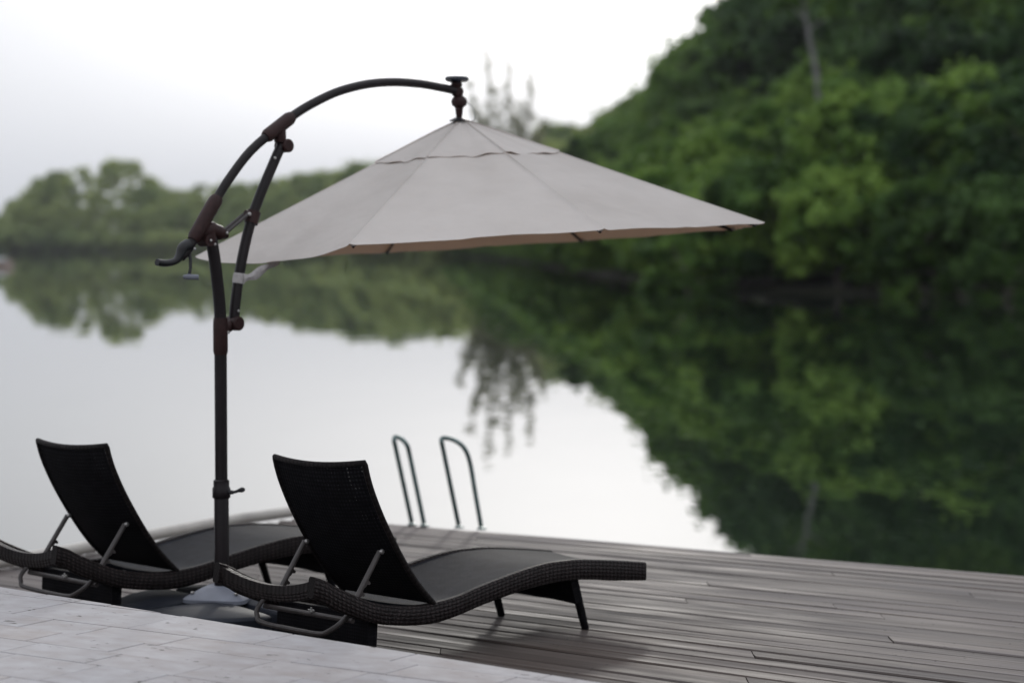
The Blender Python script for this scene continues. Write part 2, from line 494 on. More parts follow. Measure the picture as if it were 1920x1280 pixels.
def leaf_mat(name, dark, mid, light, trans=0.3, tcol=(0.12, 0.22, 0.03)):
    m, n, b, l = mat_new(name)
    geo = nd(n, 'ShaderNodeNewGeometry'); oi = nd(n, 'ShaderNodeObjectInfo')
    t = nd(n, 'ShaderNodeTexNoise', Scale=0.45, Detail=3); l.new(geo.outputs['Position'], t.inputs['Vector'])
    a = nd(n, 'ShaderNodeMath', operation='MULTIPLY_ADD'); a.inputs[1].default_value = 0.35
    l.new(oi.outputs['Random'], a.inputs[0]); l.new(t.outputs['Fac'], a.inputs[2])
    r = ramp(n, [(0.42, dark), (0.66, mid), (0.92, light)]); l.new(a.outputs[0], r.inputs[0])
    l.new(r.outputs[0], b.inputs['Base Color'])
    b.inputs['Roughness'].default_value = 0.6
    b.inputs['Specular IOR Level'].default_value = 0.08
    tr = nd(n, 'ShaderNodeBsdfTranslucent'); tr.inputs[0].default_value = (*tcol, 1)
    ms = nd(n, 'ShaderNodeMixShader'); ms.inputs[0].default_value = trans
    l.new(b.outputs[0], ms.inputs[1]); l.new(tr.outputs[0], ms.inputs[2])
    l.new(ms.outputs[0], n.nodes['Material Output'].inputs[0])
    return m
M['leaf'] = leaf_mat('leaf_green', (0.010, 0.026, 0.009), (0.056, 0.112, 0.024), (0.18, 0.28, 0.055), 0.20, (0.20, 0.34, 0.06))
M['leaf_dark'] = leaf_mat('leaf_dark', (0.006, 0.016, 0.007), (0.020, 0.046, 0.016), (0.070, 0.13, 0.034), 0.15, (0.10, 0.2, 0.04))  # shade of the overhanging right-end trees, painted into the leaf colour
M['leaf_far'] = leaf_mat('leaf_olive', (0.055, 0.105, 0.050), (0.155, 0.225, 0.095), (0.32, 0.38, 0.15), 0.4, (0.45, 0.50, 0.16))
M['needle'] = leaf_mat('needle', (0.18, 0.19, 0.12), (0.24, 0.25, 0.16), (0.28, 0.29, 0.19), 0.5, (0.5, 0.5, 0.34))

def water_mat():
    m, n, b, l = mat_new('lagoon_water')
    b.inputs['Base Color'].default_value = (0.010, 0.016, 0.010, 1)
    b.inputs['Roughness'].default_value = 0.0
    b.inputs['IOR'].default_value = 1.35
    geo = nd(n, 'ShaderNodeNewGeometry')
    mp = nd(n, 'ShaderNodeMapping'); mp.inputs['Scale'].default_value = (1.1, 0.45, 1); mp.inputs['Rotation'].default_value = (0, 0, 0.3)
    l.new(geo.outputs['Position'], mp.inputs[0])
    t = nd(n, 'ShaderNodeTexNoise', Scale=1.0, Detail=2, Roughness=0.45); l.new(mp.outputs[0], t.inputs['Vector'])
    t2 = nd(n, 'ShaderNodeTexNoise', Scale=0.12, Detail=2); l.new(geo.outputs['Position'], t2.inputs['Vector'])
    mu = nd(n, 'ShaderNodeMath', operation='MULTIPLY'); l.new(t.outputs['Fac'], mu.inputs[0]); l.new(t2.outputs['Fac'], mu.inputs[1])
    bp = nd(n, 'ShaderNodeBump', Strength=0.45, Distance=0.016); l.new(mu.outputs[0], bp.inputs['Height'])
    l.new(bp.outputs[0], b.inputs['Normal'])
    return m
M['water'] = water_mat()
M['ground'] = simple('leaf_litter', (0.035, 0.035, 0.02), 0.95, 0, 0.4, 0.7, 0.3)
M['bed'] = simple('silt', (0.05, 0.045, 0.03), 0.95, 0, 0.3, 0.2)

# ================================================================== SETTING
WATER_Z = -0.65
o = mesh_obj('water', [(-900, -60, WATER_Z), (900, -60, WATER_Z), (900, 1500, WATER_Z), (-900, 1500, WATER_Z)], [(0, 1, 2, 3)], M['water'])
tag(o, 'still lagoon water mirroring the trees and the white sky', kind='structure')
o = mesh_obj('ground', [(-1200, -300, -4), (1200, -300, -4), (1200, 1800, -4), (-1200, 1800, -4)], [(0, 1, 2, 3)], M['bed'])
tag(o, 'silty ground under the lagoon', kind='structure')

# shoreline of the far bank, right to left: (x, y) at the water's edge
SHORE = [(60, 40), (38, 66), (30, 83), (22.6, 98), (19, 106), (14.7, 112), (9.2, 121.5), (7.4, 165), (5.5, 235), (0.0, 360),
         (-16, 540), (-58, 730), (-115, 840), (-180, 890), (-280, 890), (-460, 850)]

def seg_len(a, b): return hypot(b[0] - a[0], b[1] - a[1])
cum = [0]
for a, b in zip(SHORE, SHORE[1:]): cum.append(cum[-1] + seg_len(a, b))
def shore_at(s):
    for k in range(len(SHORE) - 1):
        if s <= cum[k + 1] or k == len(SHORE) - 2:
            t = (s - cum[k]) / (cum[k + 1] - cum[k])
            a, b = Vector(SHORE[k]), Vector(SHORE[k + 1])
            p = a.lerp(b, t)
            # smoothed inland normal (to the right when walking away)
            k0, k1 = max(k - 1, 0), min(k + 2, len(SHORE) - 1)
            d = (Vector(SHORE[k1]) - Vector(SHORE[k0])).normalized()
            return p, Vector((d.y, -d.x))
def rise(d, s):
    """height of the ground d metres inland, s along the shore"""
    hill = 13.0 if s < 150 else max(3.0, 13 - (s - 150) * 0.045)
    t = max(0.0, min(1.0, (d - 3) / 55.0))
    t2 = max(0.0, min(1.0, (d - 58) / 100.0))
    return WATER_Z + 0.3 + hill * (t * t * (3 - 2 * t)) ** 0.8 + (12 if s < 180 else 5) * t2 if d > 0 else WATER_Z - 1.5

# terrain strip
NS, DS = 90, [-14, -4, 0, 0.6, 3, 10, 18, 28, 40, 58, 80, 110, 160, 260]
vv, ff = [], []
for i in range(NS + 1):
    s = cum[-1] * i / NS
    p, nrm = shore_at(s)
    for d in DS:
        q = p + nrm * d
        z = WATER_Z - 1.5 if d < 0 else (WATER_Z - 0.1 if d == 0 else rise(d, s) + 0.5 * sin(q.x * .31 + q.y * .17) * (d > 3))
        vv.append((q.x, q.y, z))
m_ = len(DS)
for i in range(NS):
    for j in range(m_ - 1):
        ff.append((i * m_ + j, (i + 1) * m_ + j, (i + 1) * m_ + j + 1, i * m_ + j + 1))
o = mesh_obj('riverbank', vv, ff, M['ground'], smooth=True)
tag(o, 'wooded bank rising from the water under the trees', kind='structure')

# ------------------------------------------------------------------ trees
def leaves(rng, centers, radii, n, size, squash=0.85, shell=0.55, droop=0.0):
    """n leaf quads spread over the shells of clumps"""
    centers = np.array(centers); radii = np.array(radii)
    wgt = radii ** 2; wgt = wgt / wgt.sum()
    idx = rng.choice(len(centers), n, p=wgt)
    d = rng.normal(size=(n, 3)); d /= np.linalg.norm(d, axis=1)[:, None]
    d[:, 2] = np.where(d[:, 2] < -0.45, -d[:, 2], d[:, 2])
    rr = shell + (1 - shell) * rng.random(n) ** 0.6
    stray = rng.random(n)
    rr = np.where(stray < .16, rr * (1.1 + 3.2 * (.16 - stray) * 2), rr)
    c = centers[idx] + d * (radii[idx] * rr)[:, None] * np.array([1, 1, squash])
    nrm = d + rng.normal(size=(n, 3)) * 0.65 + np.array([0, 0, 0.35])
    nrm /= np.linalg.norm(nrm, axis=1)[:, None]
    a = np.cross(nrm, rng.normal(size=(n, 3))); a /= np.linalg.norm(a, axis=1)[:, None]
    b = np.cross(nrm, a)
    s = size * (0.55 + 0.9 * rng.random(n))[:, None]
    a = a * s; b = b * s * 0.55
    V = np.empty((n, 4, 3)); V[:, 0] = c - a; V[:, 1] = c + b - a * .1; V[:, 2] = c + a; V[:, 3] = c - b - a * .1
    V[:, 2, 2] -= droop * s[:, 0]
    return V.reshape(-1, 3)

def quads_mesh(name, V, mat):
    n = len(V) // 4
    me = bpy.data.meshes.new(name)
    me.vertices.add(n * 4); me.vertices.foreach_set('co', V.astype(np.float32).ravel())
    me.loops.add(n * 4); me.loops.foreach_set('vertex_index', np.arange(n * 4, dtype=np.int32))
    me.polygons.add(n); me.polygons.foreach_set('loop_start', np.arange(0, n * 4, 4, dtype=np.int32))
    me.materials.append(mat); me.update(calc_edges=True)
    return me

def crown_shape(rng, H, R, base, nclump, top_bias=1.0):
    cs, rs = [], []
    for k in range(nclump):
        t = rng.random() ** top_bias
        z = base + (H - base) * t
        prof = math.sin(pi * (0.12 + 0.80 * t)) ** 0.7
        a = rng.random() * 2 * pi
        q = R * prof * (0.35 + 0.65 * rng.random() ** 0.5)
        r = R * (0.08 + 0.17 * rng.random() ** 1.5)
        cs.append((q * cos(a), q * sin(a), z - r * .3)); rs.append(r)
    return cs, rs

def trunk_mb(rng, H, R, cs, r0, lean=0.6, nl=7):
    mb = MB()
    top = Vector((rng.normal() * lean, rng.normal() * lean, H * 0.8))
    mid = top * 0.5 + Vector((rng.normal() * .3, rng.normal() * .3, 0))
    pts = [Vector((0, 0, -0.6)), Vector((0, 0, 0.3)), mid * .5, mid, (mid + top) / 2, top]
    mb.tube(pts, [r0 * 1.4, r0, r0 * .85, r0 * .65, r0 * .4, r0 * .12], 8)
    for k in rng.choice(len(cs), min(nl, len(cs)), replace=False):
        c = Vector(cs[k]); t = max(.25, min(.8, c.z / H * .7))
        st = mid * (t / .5) if t < .5 else mid.lerp(top, (t - .5) / .5)
        mb.tube([st, st.lerp(c, .5) + Vector((0, 0, -.15)), c], [r0 * .38, r0 * .22, r0 * .06], 6)
    return mb

PROTO = {}
def make_proto(key, seed, H, R, base, ncl, nleaf, size, mat, bark='bark', **kw):
    rng = np.random.default_rng(seed)
    cs, rs = crown_shape(rng, H, R, base, int(ncl * 2.3), kw.get('bias', 1.0))
    if kw.get('cut'): cs, rs = zip(*[(c, r) for c, r in zip(cs, rs) if not (c[0] > 0 and c[2] > H * .55 and rng.random() < .5)])
    V = leaves(rng, cs, rs, nleaf, size, kw.get('squash', .8), kw.get('shell', .55))
    crown = quads_mesh('crown', V, M[mat])
    tb = trunk_mb(rng, H, R, list(cs), kw.get('r0', .22))
    t = tb.build('trunk', M[bark]); tm = t.data
    bpy.data.objects.remove(t)
    PROTO[key] = (crown, tm, H)

make_proto('broad_a', 1, 11, 4.2, 1.8, 46, 15000, 0.20, 'leaf')
make_proto('broad_b', 2, 12, 3.6, 2.2, 40, 14000, 0.19, 'leaf', cut=True)
make_proto('broad_c', 3, 10, 4.6, 1.4, 52, 15000, 0.21, 'leaf')
make_proto('tall_a', 4, 14, 3.6, 3.5, 44, 13000, 0.20, 'leaf', cut=True)
make_proto('wispy', 5, 13, 3.0, 4.0, 34, 5200, 0.19, 'leaf', cut=True, shell=.2)
make_proto('mangrove_a', 6, 5.5, 3.4, 0.75, 40, 12000, 0.17, 'leaf', r0=.12, bias=.9)
make_proto('mangrove_b', 7, 4.2, 2.9, 0.65, 34, 10000, 0.16, 'leaf', r0=.1, bias=.9)
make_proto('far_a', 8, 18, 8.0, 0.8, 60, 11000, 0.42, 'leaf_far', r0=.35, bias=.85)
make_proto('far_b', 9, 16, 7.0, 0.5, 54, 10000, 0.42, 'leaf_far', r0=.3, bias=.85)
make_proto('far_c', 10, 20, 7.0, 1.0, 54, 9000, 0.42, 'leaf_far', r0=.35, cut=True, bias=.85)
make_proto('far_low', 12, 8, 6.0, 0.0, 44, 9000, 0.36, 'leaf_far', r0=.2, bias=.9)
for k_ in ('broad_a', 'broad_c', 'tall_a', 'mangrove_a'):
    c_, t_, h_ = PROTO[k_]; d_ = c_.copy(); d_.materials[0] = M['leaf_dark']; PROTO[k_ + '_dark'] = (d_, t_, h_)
make_proto('bush', 11, 2.4, 1.7, 0.0, 22, 4500, 0.11, 'leaf', r0=.05, bias=.9)

def ground_at(x, y):
    best = (1e9, 0)
    for i in range(0, 400):
        s_ = cum[-1] * i / 400
        p, _ = SH_S[i]
        dd_ = (p.x - x) ** 2 + (p.y - y) ** 2
        if dd_ < best[0]: best = (dd_, s_)
    return rise(math.sqrt(best[0]), best[1]), best[1]
SH_S = [shore_at(cum[-1] * i / 400) for i in range(400)]
def plant(key, x, y, z, h, name, label, cat, group, wide=1.0):
    crown, tm, H = PROTO[key]
    k = h / H
    if key + '_dark' in PROTO and random.random() < max(0, min(.75, (x / y - .10) * 6)): key += '_dark'  # further right, more crowns get the colour with shade painted in
    crown, tm, H = PROTO[key]
    e = empty(name, (x, y, z), random.random() * 2 * pi)
    e.scale = (k * wide, k * wide, k)
    if isinstance(label, int): label, group = tree_label(key, label, 960 + F_PX * x / y)
    tag(e, label, cat, group)
    for nme, me in (('crown', crown), ('trunk', tm)):
        c = bpy.data.objects.new(nme, me); COL.objects.link(c); c.parent = e
    return e

# skyline of the bank seen from the deck: tangent of elevation against azimuth (x/y)
SKY = [(-0.30, 0.020), (-0.243, 0.010), (-0.234, 0.012), (-0.226, 0.022), (-0.214, 0.032), (-0.205, 0.037), (-0.19, 0.041), (-0.178, 0.039),
       (-0.170, 0.031), (-0.158, 0.025), (-0.145, 0.027), (-0.13, 0.027), (-0.11, 0.030), (-0.095, 0.034), (-0.08, 0.034), (-0.065, 0.040),
       (-0.05, 0.036), (-0.02, 0.034), (0.005, 0.040), (0.018, 0.050), (0.030, 0.053), (0.041, 0.061), (0.052, 0.071), (0.060, 0.082),
       (0.072, 0.092), (0.085, 0.104), (0.095, 0.118), (0.11, 0.132), (0.13, 0.142), (0.16, 0.152), (0.20, 0.16), (0.6, 0.18)]
def skyline(a):
    return float(np.interp(a, [p[0] for p in SKY], [p[1] for p in SKY])) * (.93 if .03 < a < .105 else 1)

def tree_label(key, row, px):
    look = {'broad_a': 'broad', 'broad_b': 'uneven', 'broad_c': 'spreading', 'tall_a': 'narrow', 'wispy': 'thin wispy', 'mangrove_a': 'bushy',
            'mangrove_b': 'small', 'far_a': 'rounded', 'far_b': 'squat', 'far_c': 'upright', 'far_low': 'wide'}[key.replace('_dark', '')]
    far = px < 950
    hue = 'shade-painted dark green' if key.endswith('_dark') else 'hazy olive' if far else 'green'
    kind = {0: 'mangrove at the waterline', 1: 'tree just behind the waterline', 2: 'tree halfway up the slope', 3: 'tree on the skyline'}[row]
    for lim, where in ((60, 'at the left edge'), (180, 'in the tall left clump'), (300, 'right of the tall left clump'), (430, 'left of the curved umbrella arm'), (540, 'seen through the umbrella arm'),
                       (700, 'above the left slope of the canopy'), (950, 'behind the canopy'), (1090, 'right of the canopy peak'), (1230, 'above the right slope of the canopy'), (1370, 'above the outer right canopy'),
                       (1500, 'beyond the right canopy tip'), (1640, 'well right of the canopy tip'), (1780, 'near the right edge'), (9999, 'at the right edge')):
        if px < lim: break
    lab = f'{look} {hue} {kind} {where}'
    return lab, 'trees of the ' + ('far shore ' if far else 'right bank ') + where

rnd = random.Random(11)
s = 0.0
s_start = cum[1] * 0.2
s = s_start
while s < cum[-1] - 10:
    p, nrm = shore_at(s)
    dist = p.length
    az = p.x / p.y
    near = dist < 150
    mid = 150 <= dist < 480
    if az < -0.285: break
    rows = [(1.2, 0), (6, 1), (12, 1), (19, 2), (27, 2), (37, 3), (50, 3)] if near else ([(0.5, 0), (5, 1), (14, 2), (30, 3)] if mid else [(0.5, 0), (8, 1), (24, 3), (48, 3)])
    for d, row in rows:
        q = p + nrm * (d + rnd.uniform(-1.5, 1.5) * (1 if d > 3 else .3)) + Vector((nrm.y, -nrm.x)) * rnd.uniform(-2.2, 2.2)
        a = q.x / q.y
        if a > 0.262 or a < -0.262: continue
        gz = rise(max(d, .5), s) - .2
        D = q.length
        cap = CAM_H + (min(skyline(a), skyline(a - .012)) if near else skyline(a)) * D - gz
        wide = 1.0
        if near:
            if row == 0: h, key = rnd.uniform(4.2, 6.6), rnd.choice(['mangrove_a', 'mangrove_b'])
            elif row == 1: h, key = rnd.uniform(7.5, 10.5), rnd.choice(['broad_a', 'broad_c', 'broad_b'])
            elif row == 2: h, key = rnd.uniform(9.5, 13), rnd.choice(['broad_a', 'broad_b', 'tall_a', 'broad_c'])
            else: h, key = cap * rnd.uniform(.66, .80), rnd.choice(['tall_a', 'broad_b', 'broad_a', 'wispy'])
        elif mid:
            h = {0: rnd.uniform(4.5, 6.5), 1: rnd.uniform(8, 11), 2: rnd.uniform(11, 15), 3: cap * rnd.uniform(.80, .92)}[row]
            key = rnd.choice(['mangrove_a', 'mangrove_b'] if row == 0 else ['broad_a', 'broad_b', 'broad_c'] if row < 3 else ['broad_a', 'tall_a', 'broad_b'])
            if row == 0: wide = 1.5
        else:
            h = {0: rnd.uniform(6, 10), 1: rnd.uniform(14, 22), 3: cap * rnd.uniform(.88, 1.05)}[row]
            key = rnd.choice(['far_a', 'far_b', 'far_c'])
            if row == 0: key, wide = 'far_low', 1.6
        h = min(h, cap * (rnd.uniform(.68, .80) if near else rnd.uniform(.88, 1.06)))
        if h < 2: continue
        if h > 36: h = rnd.uniform(32, 36)
        plant(key, q.x, q.y, gz, h, 'mangrove_tree' if row == 0 else 'broadleaf_tree', row, 'tree', None, wide=wide if h < 14 or not near else .8)
    s += 4.6 if near else (10.0 if mid else 13.0)

# the highest trees along the ridge of the right bank
a = -0.005
while a < 0.255:
    for D in ((250, 290) if a > .06 else (300, 345) if a > .03 else (400, 450)):
        D += rnd.uniform(-5, 5); aa = a + rnd.uniform(-.003, .003)
        y_ = D / math.sqrt(1 + aa * aa); x_ = aa * y_
        gz, _s = ground_at(x_, y_)
        h = (CAM_H + min(skyline(aa), skyline(aa - .017)) * D - gz + .2) * rnd.uniform(.90, 1.03)
        if h < 5: continue
        h = min(h, 30)
        plant(rnd.choice(['tall_a', 'broad_b', 'broad_a', 'wispy', 'broad_c']), x_, y_, gz - .2, h, 'broadleaf_tree', 3, 'tree', None, wide=.95)
    a += .0125

# lit bushes that lean over the water
for px, py, hh, lab in ((1290, 545, 3.0, 'bright green bush leaning over the water below the right tip of the umbrella'),
                        (1735, 553, 2.2, 'light green bush spreading low over the water at the right'),
                        (1885, 560, 2.0, 'yellowish green bush at the waterline by the right edge of the picture')):
    D = (CAM_H - WATER_Z) * F_PX / (py - 460)
    plant('bush', (px - 960) / F_PX * (D - 2), D - 2, WATER_Z - .1, hh, 'waterside_bush', lab, 'bush', 'bushes at the waterline of the right bank', wide=1.35)

# pale bare trunk high on the right bank
e = empty('bare_tree', (*(Vector(((1525 - 960) / F_PX * 142, 142))), 4.6))
tag(e, 'tree with a pale grey leaning trunk showing among the dark foliage at upper right', 'tree')
tb = MB(); tb.tube([(0.6, 0, 0), (0.45, 0, 5), (0.1, 0, 8.4), (-.35, 0, 10.5), (-.9, 0, 13.5), (-1.4, 0, 15.5)], [.24, .21, .18, .15, .11, .05], 10)
for k in range(6):
    z = 11 + k * .7; a = k * 2.3
    tb.tube([(-.5 - k * .13, 0, z), (-.5 + cos(a) * 1.2, sin(a) * 1.2, z + .8), (-.5 + cos(a) * 2.2, sin(a) * 2.2, z + 1.3)], [.08, .05, .02], 6)
tb.build('trunk', M['pale_bark'], e)
rng = np.random.default_rng(77)
cs = [(-.5 + 2.0 * cos(k * 2.1), 2.0 * sin(k * 2.1), 12.3 + k * .45) for k in range(10)]
c = bpy.data.objects.new('crown', quads_mesh('crown', leaves(rng, cs, [.9] * 10, 3500, .2), M['leaf'])); COL.objects.link(c); c.parent = e

# feathery casuarina behind the umbrella top
def casuarina(x, y, z, h, name, label):
    e = empty(name, (x, y, z))
    e.scale = (1.5, 1.5, 1.5)
    tag(e, label, 'tree')
    rng = np.random.default_rng(5)
    tb = MB(); allc, allr = [], []
    tops = [(-2.4, 0.0, .97), (-4.6, 0.3, .80), (.5, .9, .90), (3.7, -.3, .83), (5.2, .5, .62), (-6.4, 0.3, .58), (1.9, .3, .70), (-.9, .2, .74)]
    for dx, dy, t in tops:
        P = [Vector((0, 0, 0)), Vector((dx * .45, dy, h * .28)), Vector((dx * .8, dy, h * .28 + (h * t - h * .28) * .5)), Vector((dx, dy * 1.5, h * t))]
        tb.tube(P, [.35, .22, .12, .03], 6)
        for k in range(30):
            u = k / 29
            c = P[1].lerp(P[2], u * 2) if u < .5 else P[2].lerp(P[3], u * 2 - 1)
            wd = .95 * (1 - u) + .55
            c = c + Vector((rng.normal() * wd * .5, rng.normal() * wd * .5, rng.normal() * .3))
            allc.append(tuple(c)); allr.append(wd * .8)
    tb.build('trunk', M['bark'], e)
    c = bpy.data.objects.new('crown', quads_mesh('crown', leaves(rng, allc, allr, 17000, .20, 1.4, .1), M['needle']))
    COL.objects.link(c); c.parent = e
casuarina((947 - 960) / F_PX * 450, 450, 1.5, 28.2, 'casuarina_tree', 'tall feathery casuarina tree with thin pale spires behind the top of the umbrella')

# ------------------------------------------------------------------ covered boat at the far left
b0 = Vector(((-6 - 960) / F_PX * 246, 246, WATER_Z))
e = empty('moored_boat', b0, radians(8))
tag(e, 'small pale boat with a grey cover at the far left edge of the water', 'boat')
hb = MB(); g = []
for i in range(9):
    t = i / 8; x = -2.2 + 4.0 * t; wd = .8 * (1 - max(0, (t - .55) / .45) ** 2) + .02; zz = .62 + .15 * t * t
    g.append([(x, -wd, zz), (x, -wd * .75, .1), (x, 0, -.12), (x, wd * .75, .1), (x, wd, zz)])
hb.sheet(g, .05); hb.build('hull', M['boat_hull'], e)
cb = MB(); g = []
for i in range(9):
    t = i / 8; x = -2.25 + 3.3 * t
    g.append([(x, -.85, .68), (x, -.5, .95), (x, 0, 1.05), (x, .5, .95), (x, .85, .68)])
cb.sheet(g, .03); cb.build('cover', M['boat_cover'], e)

# ================================================================== DECK
# each board line: depth y as a function of x; lines fan slightly from patio side to the far edge
Pb0, Pb1 = atZ(735, 980, 0), atZ(1920, 1077.5, 0)
mb_ = (Pb1.y - Pb0.y) / (Pb1.x - Pb0.x); qb_ = Pb0.y - mb_ * Pb0.x
mf_ = -0.825; qf_ = 7.05
Le0, Le1 = atZ(0, 1058, 0), atZ(565, 967, 0)       # left edge of the deck
le_m = (Le1.x - Le0.x) / (Le1.y - Le0.y)
def line(v, x): return (mb_ * x + qb_) * (1 - v) + (mf_ * x + qf_) * v
def left_x(v):
    x = -1.5
    for _ in range(20): x = Le0.x + le_m * (line(v, x) - Le0.y)
    return x
sub = MB()
NB = 40
xr = 5.6
pts = [(left_x(0) + .03, 0), (xr, 0), (xr, 1), (left_x(1) + .03, 1)]
q = [Vector((x, line(v, x), 0)) for x, v in pts]
# joist frame below the boards
sub.add([(p.x, p.y, -.052) for p in q] + [(p.x, p.y, -.22) for p in q], [(0, 1, 2, 3), (7, 6, 5, 4), (0, 4, 5, 1), (1, 5, 6, 2), (2, 6, 7, 3), (3, 7, 4, 0)])
deck = sub.build('deck', M['dark_wood'], None, smooth=False)
tag(deck, 'grey weathered wooden deck reaching out over the water', kind='structure')

def board(v0, v1, x0, x1, gap, dz, tilt, cup):
    """one plank: rounded, slightly cupped cross-section, tapering with the fan"""
    n = 6 if x1 - x0 > 1 else 3
    x0c, x1c = x0, x1
    cx = (x0 + x1) / 2; cy = line((v0 + v1) / 2, cx)
    ang = atan2(line((v0 + v1) / 2, cx + 1) - cy, 1)
    R = Matrix.Rotation(-ang, 3, 'Z')
    prof = [(0, -.045), (0, -.006), (.06, 0), (.5, -cup), (.94, 0), (1, -.006), (1, -.045)]
    vs, fs = [], []
    for i in range(n + 1):
        x = x0 + (x1 - x0) * i / n
        A = Vector((x, line(v0, x), 0)); B = Vector((x, line(v1, x), 0))
        d = (B - A); L = d.length
        # gap perpendicular to the board
        g = gap / 2 / abs(cos(ang))
        A, B = A + d * (g / L), B - d * (g / L)
        for t, z in prof:
            P = A.lerp(B, t)
            P.z = z + dz + tilt * (t - .5) + .0015 * sin(x * 3 + v0 * 90)
            vs.append(R @ (P - Vector((cx, cy, 0))))
    k = len(prof)
    for i in range(n):
        for j in range(k - 1):
            fs.append((i * k + j, (i + 1) * k + j, (i + 1) * k + j + 1, i * k + j + 1))
        fs.append((i * k + k - 1, (i + 1) * k + k - 1, (i + 1) * k, i * k))
    fs.append(tuple(range(k))); fs.append(tuple(n * k + j for j in range(k))[::-1])
    o = mesh_obj('plank', vs, fs, M['plank'], deck)
    bm = bmesh.new(); bm.from_mesh(o.data); bmesh.ops.recalc_face_normals(bm, faces=bm.faces); bm.to_mesh(o.data); bm.free()
    o.location = (cx, cy, 0); o.rotation_euler = (0, 0, ang)
    return o

br = random.Random(3)
for i in range(NB):
    v0, v1 = i / NB, (i + 1) / NB
    xa = max(left_x(v0), left_x(v1)) + .01
    cuts = [xa]
    if i == 0: js = [-.9, 1.35, 3.7]
    else:
        st = [(0.95), (2.3), (-0.3), (1.65)][i % 4] + br.uniform(-.12, .12)
        js = [st - 3.6, st, st + 3.6]
        if i % 3 == 1: js = [st + 1.9]
    for j in js:
        if cuts[-1] + .5 < j < xr - .3: cuts.append(j)
    cuts.append(xr)
    for a, b in zip(cuts, cuts[1:]):
        if a >= 3.0: continue
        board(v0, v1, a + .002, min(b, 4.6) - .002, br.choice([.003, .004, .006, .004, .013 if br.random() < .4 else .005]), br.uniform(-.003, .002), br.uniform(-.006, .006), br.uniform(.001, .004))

# pale pipe lying along the left edge of the deck
c0 = Vector(atZ(-60, 1062, .045)); c1 = Vector(atZ(30, 1048, .045)); c2 = Vector(atZ(190, 1020, .05)); c3 = Vector(atZ(430, 975, .055)); c4 = Vector(atZ(600, 951, .05))
pp = MB(); pp.tube([c0, c1, (c1 + c2) / 2 + Vector((0, 0, -.005)), c2, (c2 + c3) / 2, c3, (c3 + c4) / 2, c4], .036, 14)
tag(pp.build('edge_pipe', M['pipe']), 'pale beige pipe running along the left edge of the deck behind the loungers', 'pipe')

# ================================================================== PATIO
PH = 0.30
E0, E1 = Vector(atZ(0, 1100, PH)), Vector(atZ(1130, 1280, PH))
ed = (E1 - E0); ed.z = 0; ed.normalize()
en = Vector((-ed.y, ed.x, 0))          # towards the water
if en.y < 0: en = -en
# slab under the stones
A = E0 - ed * 3; B = E1 + ed * 2.5
sl = [A - en * .015, B - en * .015, B - en * 5, A - en * 5]
ms_ = MB(); ms_.add([(p.x, p.y, PH - .032) for p in sl] + [(p.x, p.y, -.6) for p in sl], [(0, 1, 2, 3), (7, 6, 5, 4), (0, 4, 5, 1), (1, 5, 6, 2), (2, 6, 7, 3), (3, 7, 4, 0)])
patio = ms_.build('patio', M['concrete'], None, smooth=False)
tag(patio, 'raised patio of pale travertine stones in front of the deck', kind='structure')

def clip(poly, P, N):
    """keep the part of the polygon where (p-P).N <= 0"""
    outp = []
    for i in range(len(poly)):
        a, b = poly[i], poly[(i + 1) % len(poly)]
        da, db = (a - P).dot(N), (b - P).dot(N)
        if da <= 0: outp.append(a)
        if da * db < 0: outp.append(a.lerp(b, da / (da - db)))
    return outp
jl = Vector((6476, -4100, 0)).normalized()     # direction of the long joints
jc = Vector((-jl.y, jl.x, 0))
org = atZ(219, 1175, PH); org.z = 0
pr_ = random.Random(21)
def stone(poly, lift):
    c = sum(poly, Vector((0, 0, 0))) / len(poly)
    ang = atan2(jl.y, jl.x)
    R = Matrix.Rotation(-ang, 3, 'Z')
    n = len(poly); tx, ty = pr_.uniform(-.002, .002), pr_.uniform(-.003, .003)
    vs = []
    for inset, z in ((0, -.028), (0, -.0035), (.0035, 0)):
        for p in poly:
            d = p - c; q = R @ (d * (1 - inset / max(d.length, .02)))
            vs.append(q + Vector((0, 0, z + q.x * tx + q.y * ty)))
    fs = [tuple(range(n))[::-1], tuple(2 * n + k for k in range(n))]
    for l in range(2):
        for k in range(n): fs.append((l * n + k, l * n + (k + 1) % n, (l + 1) * n + (k + 1) % n, (l + 1) * n + k))
    o = mesh_obj('paving_stone', vs, fs, M['stone'], patio)
    bm = bmesh.new(); bm.from_mesh(o.data); bmesh.ops.recalc_face_normals(bm, faces=bm.faces); bm.to_mesh(o.data); bm.free()
    o.location = (c.x, c.y, PH + lift); o.rotation_euler = (0, 0, ang)
rw = [(0.62, 0.335)]; pos = 0
rows = []
top = 1.2
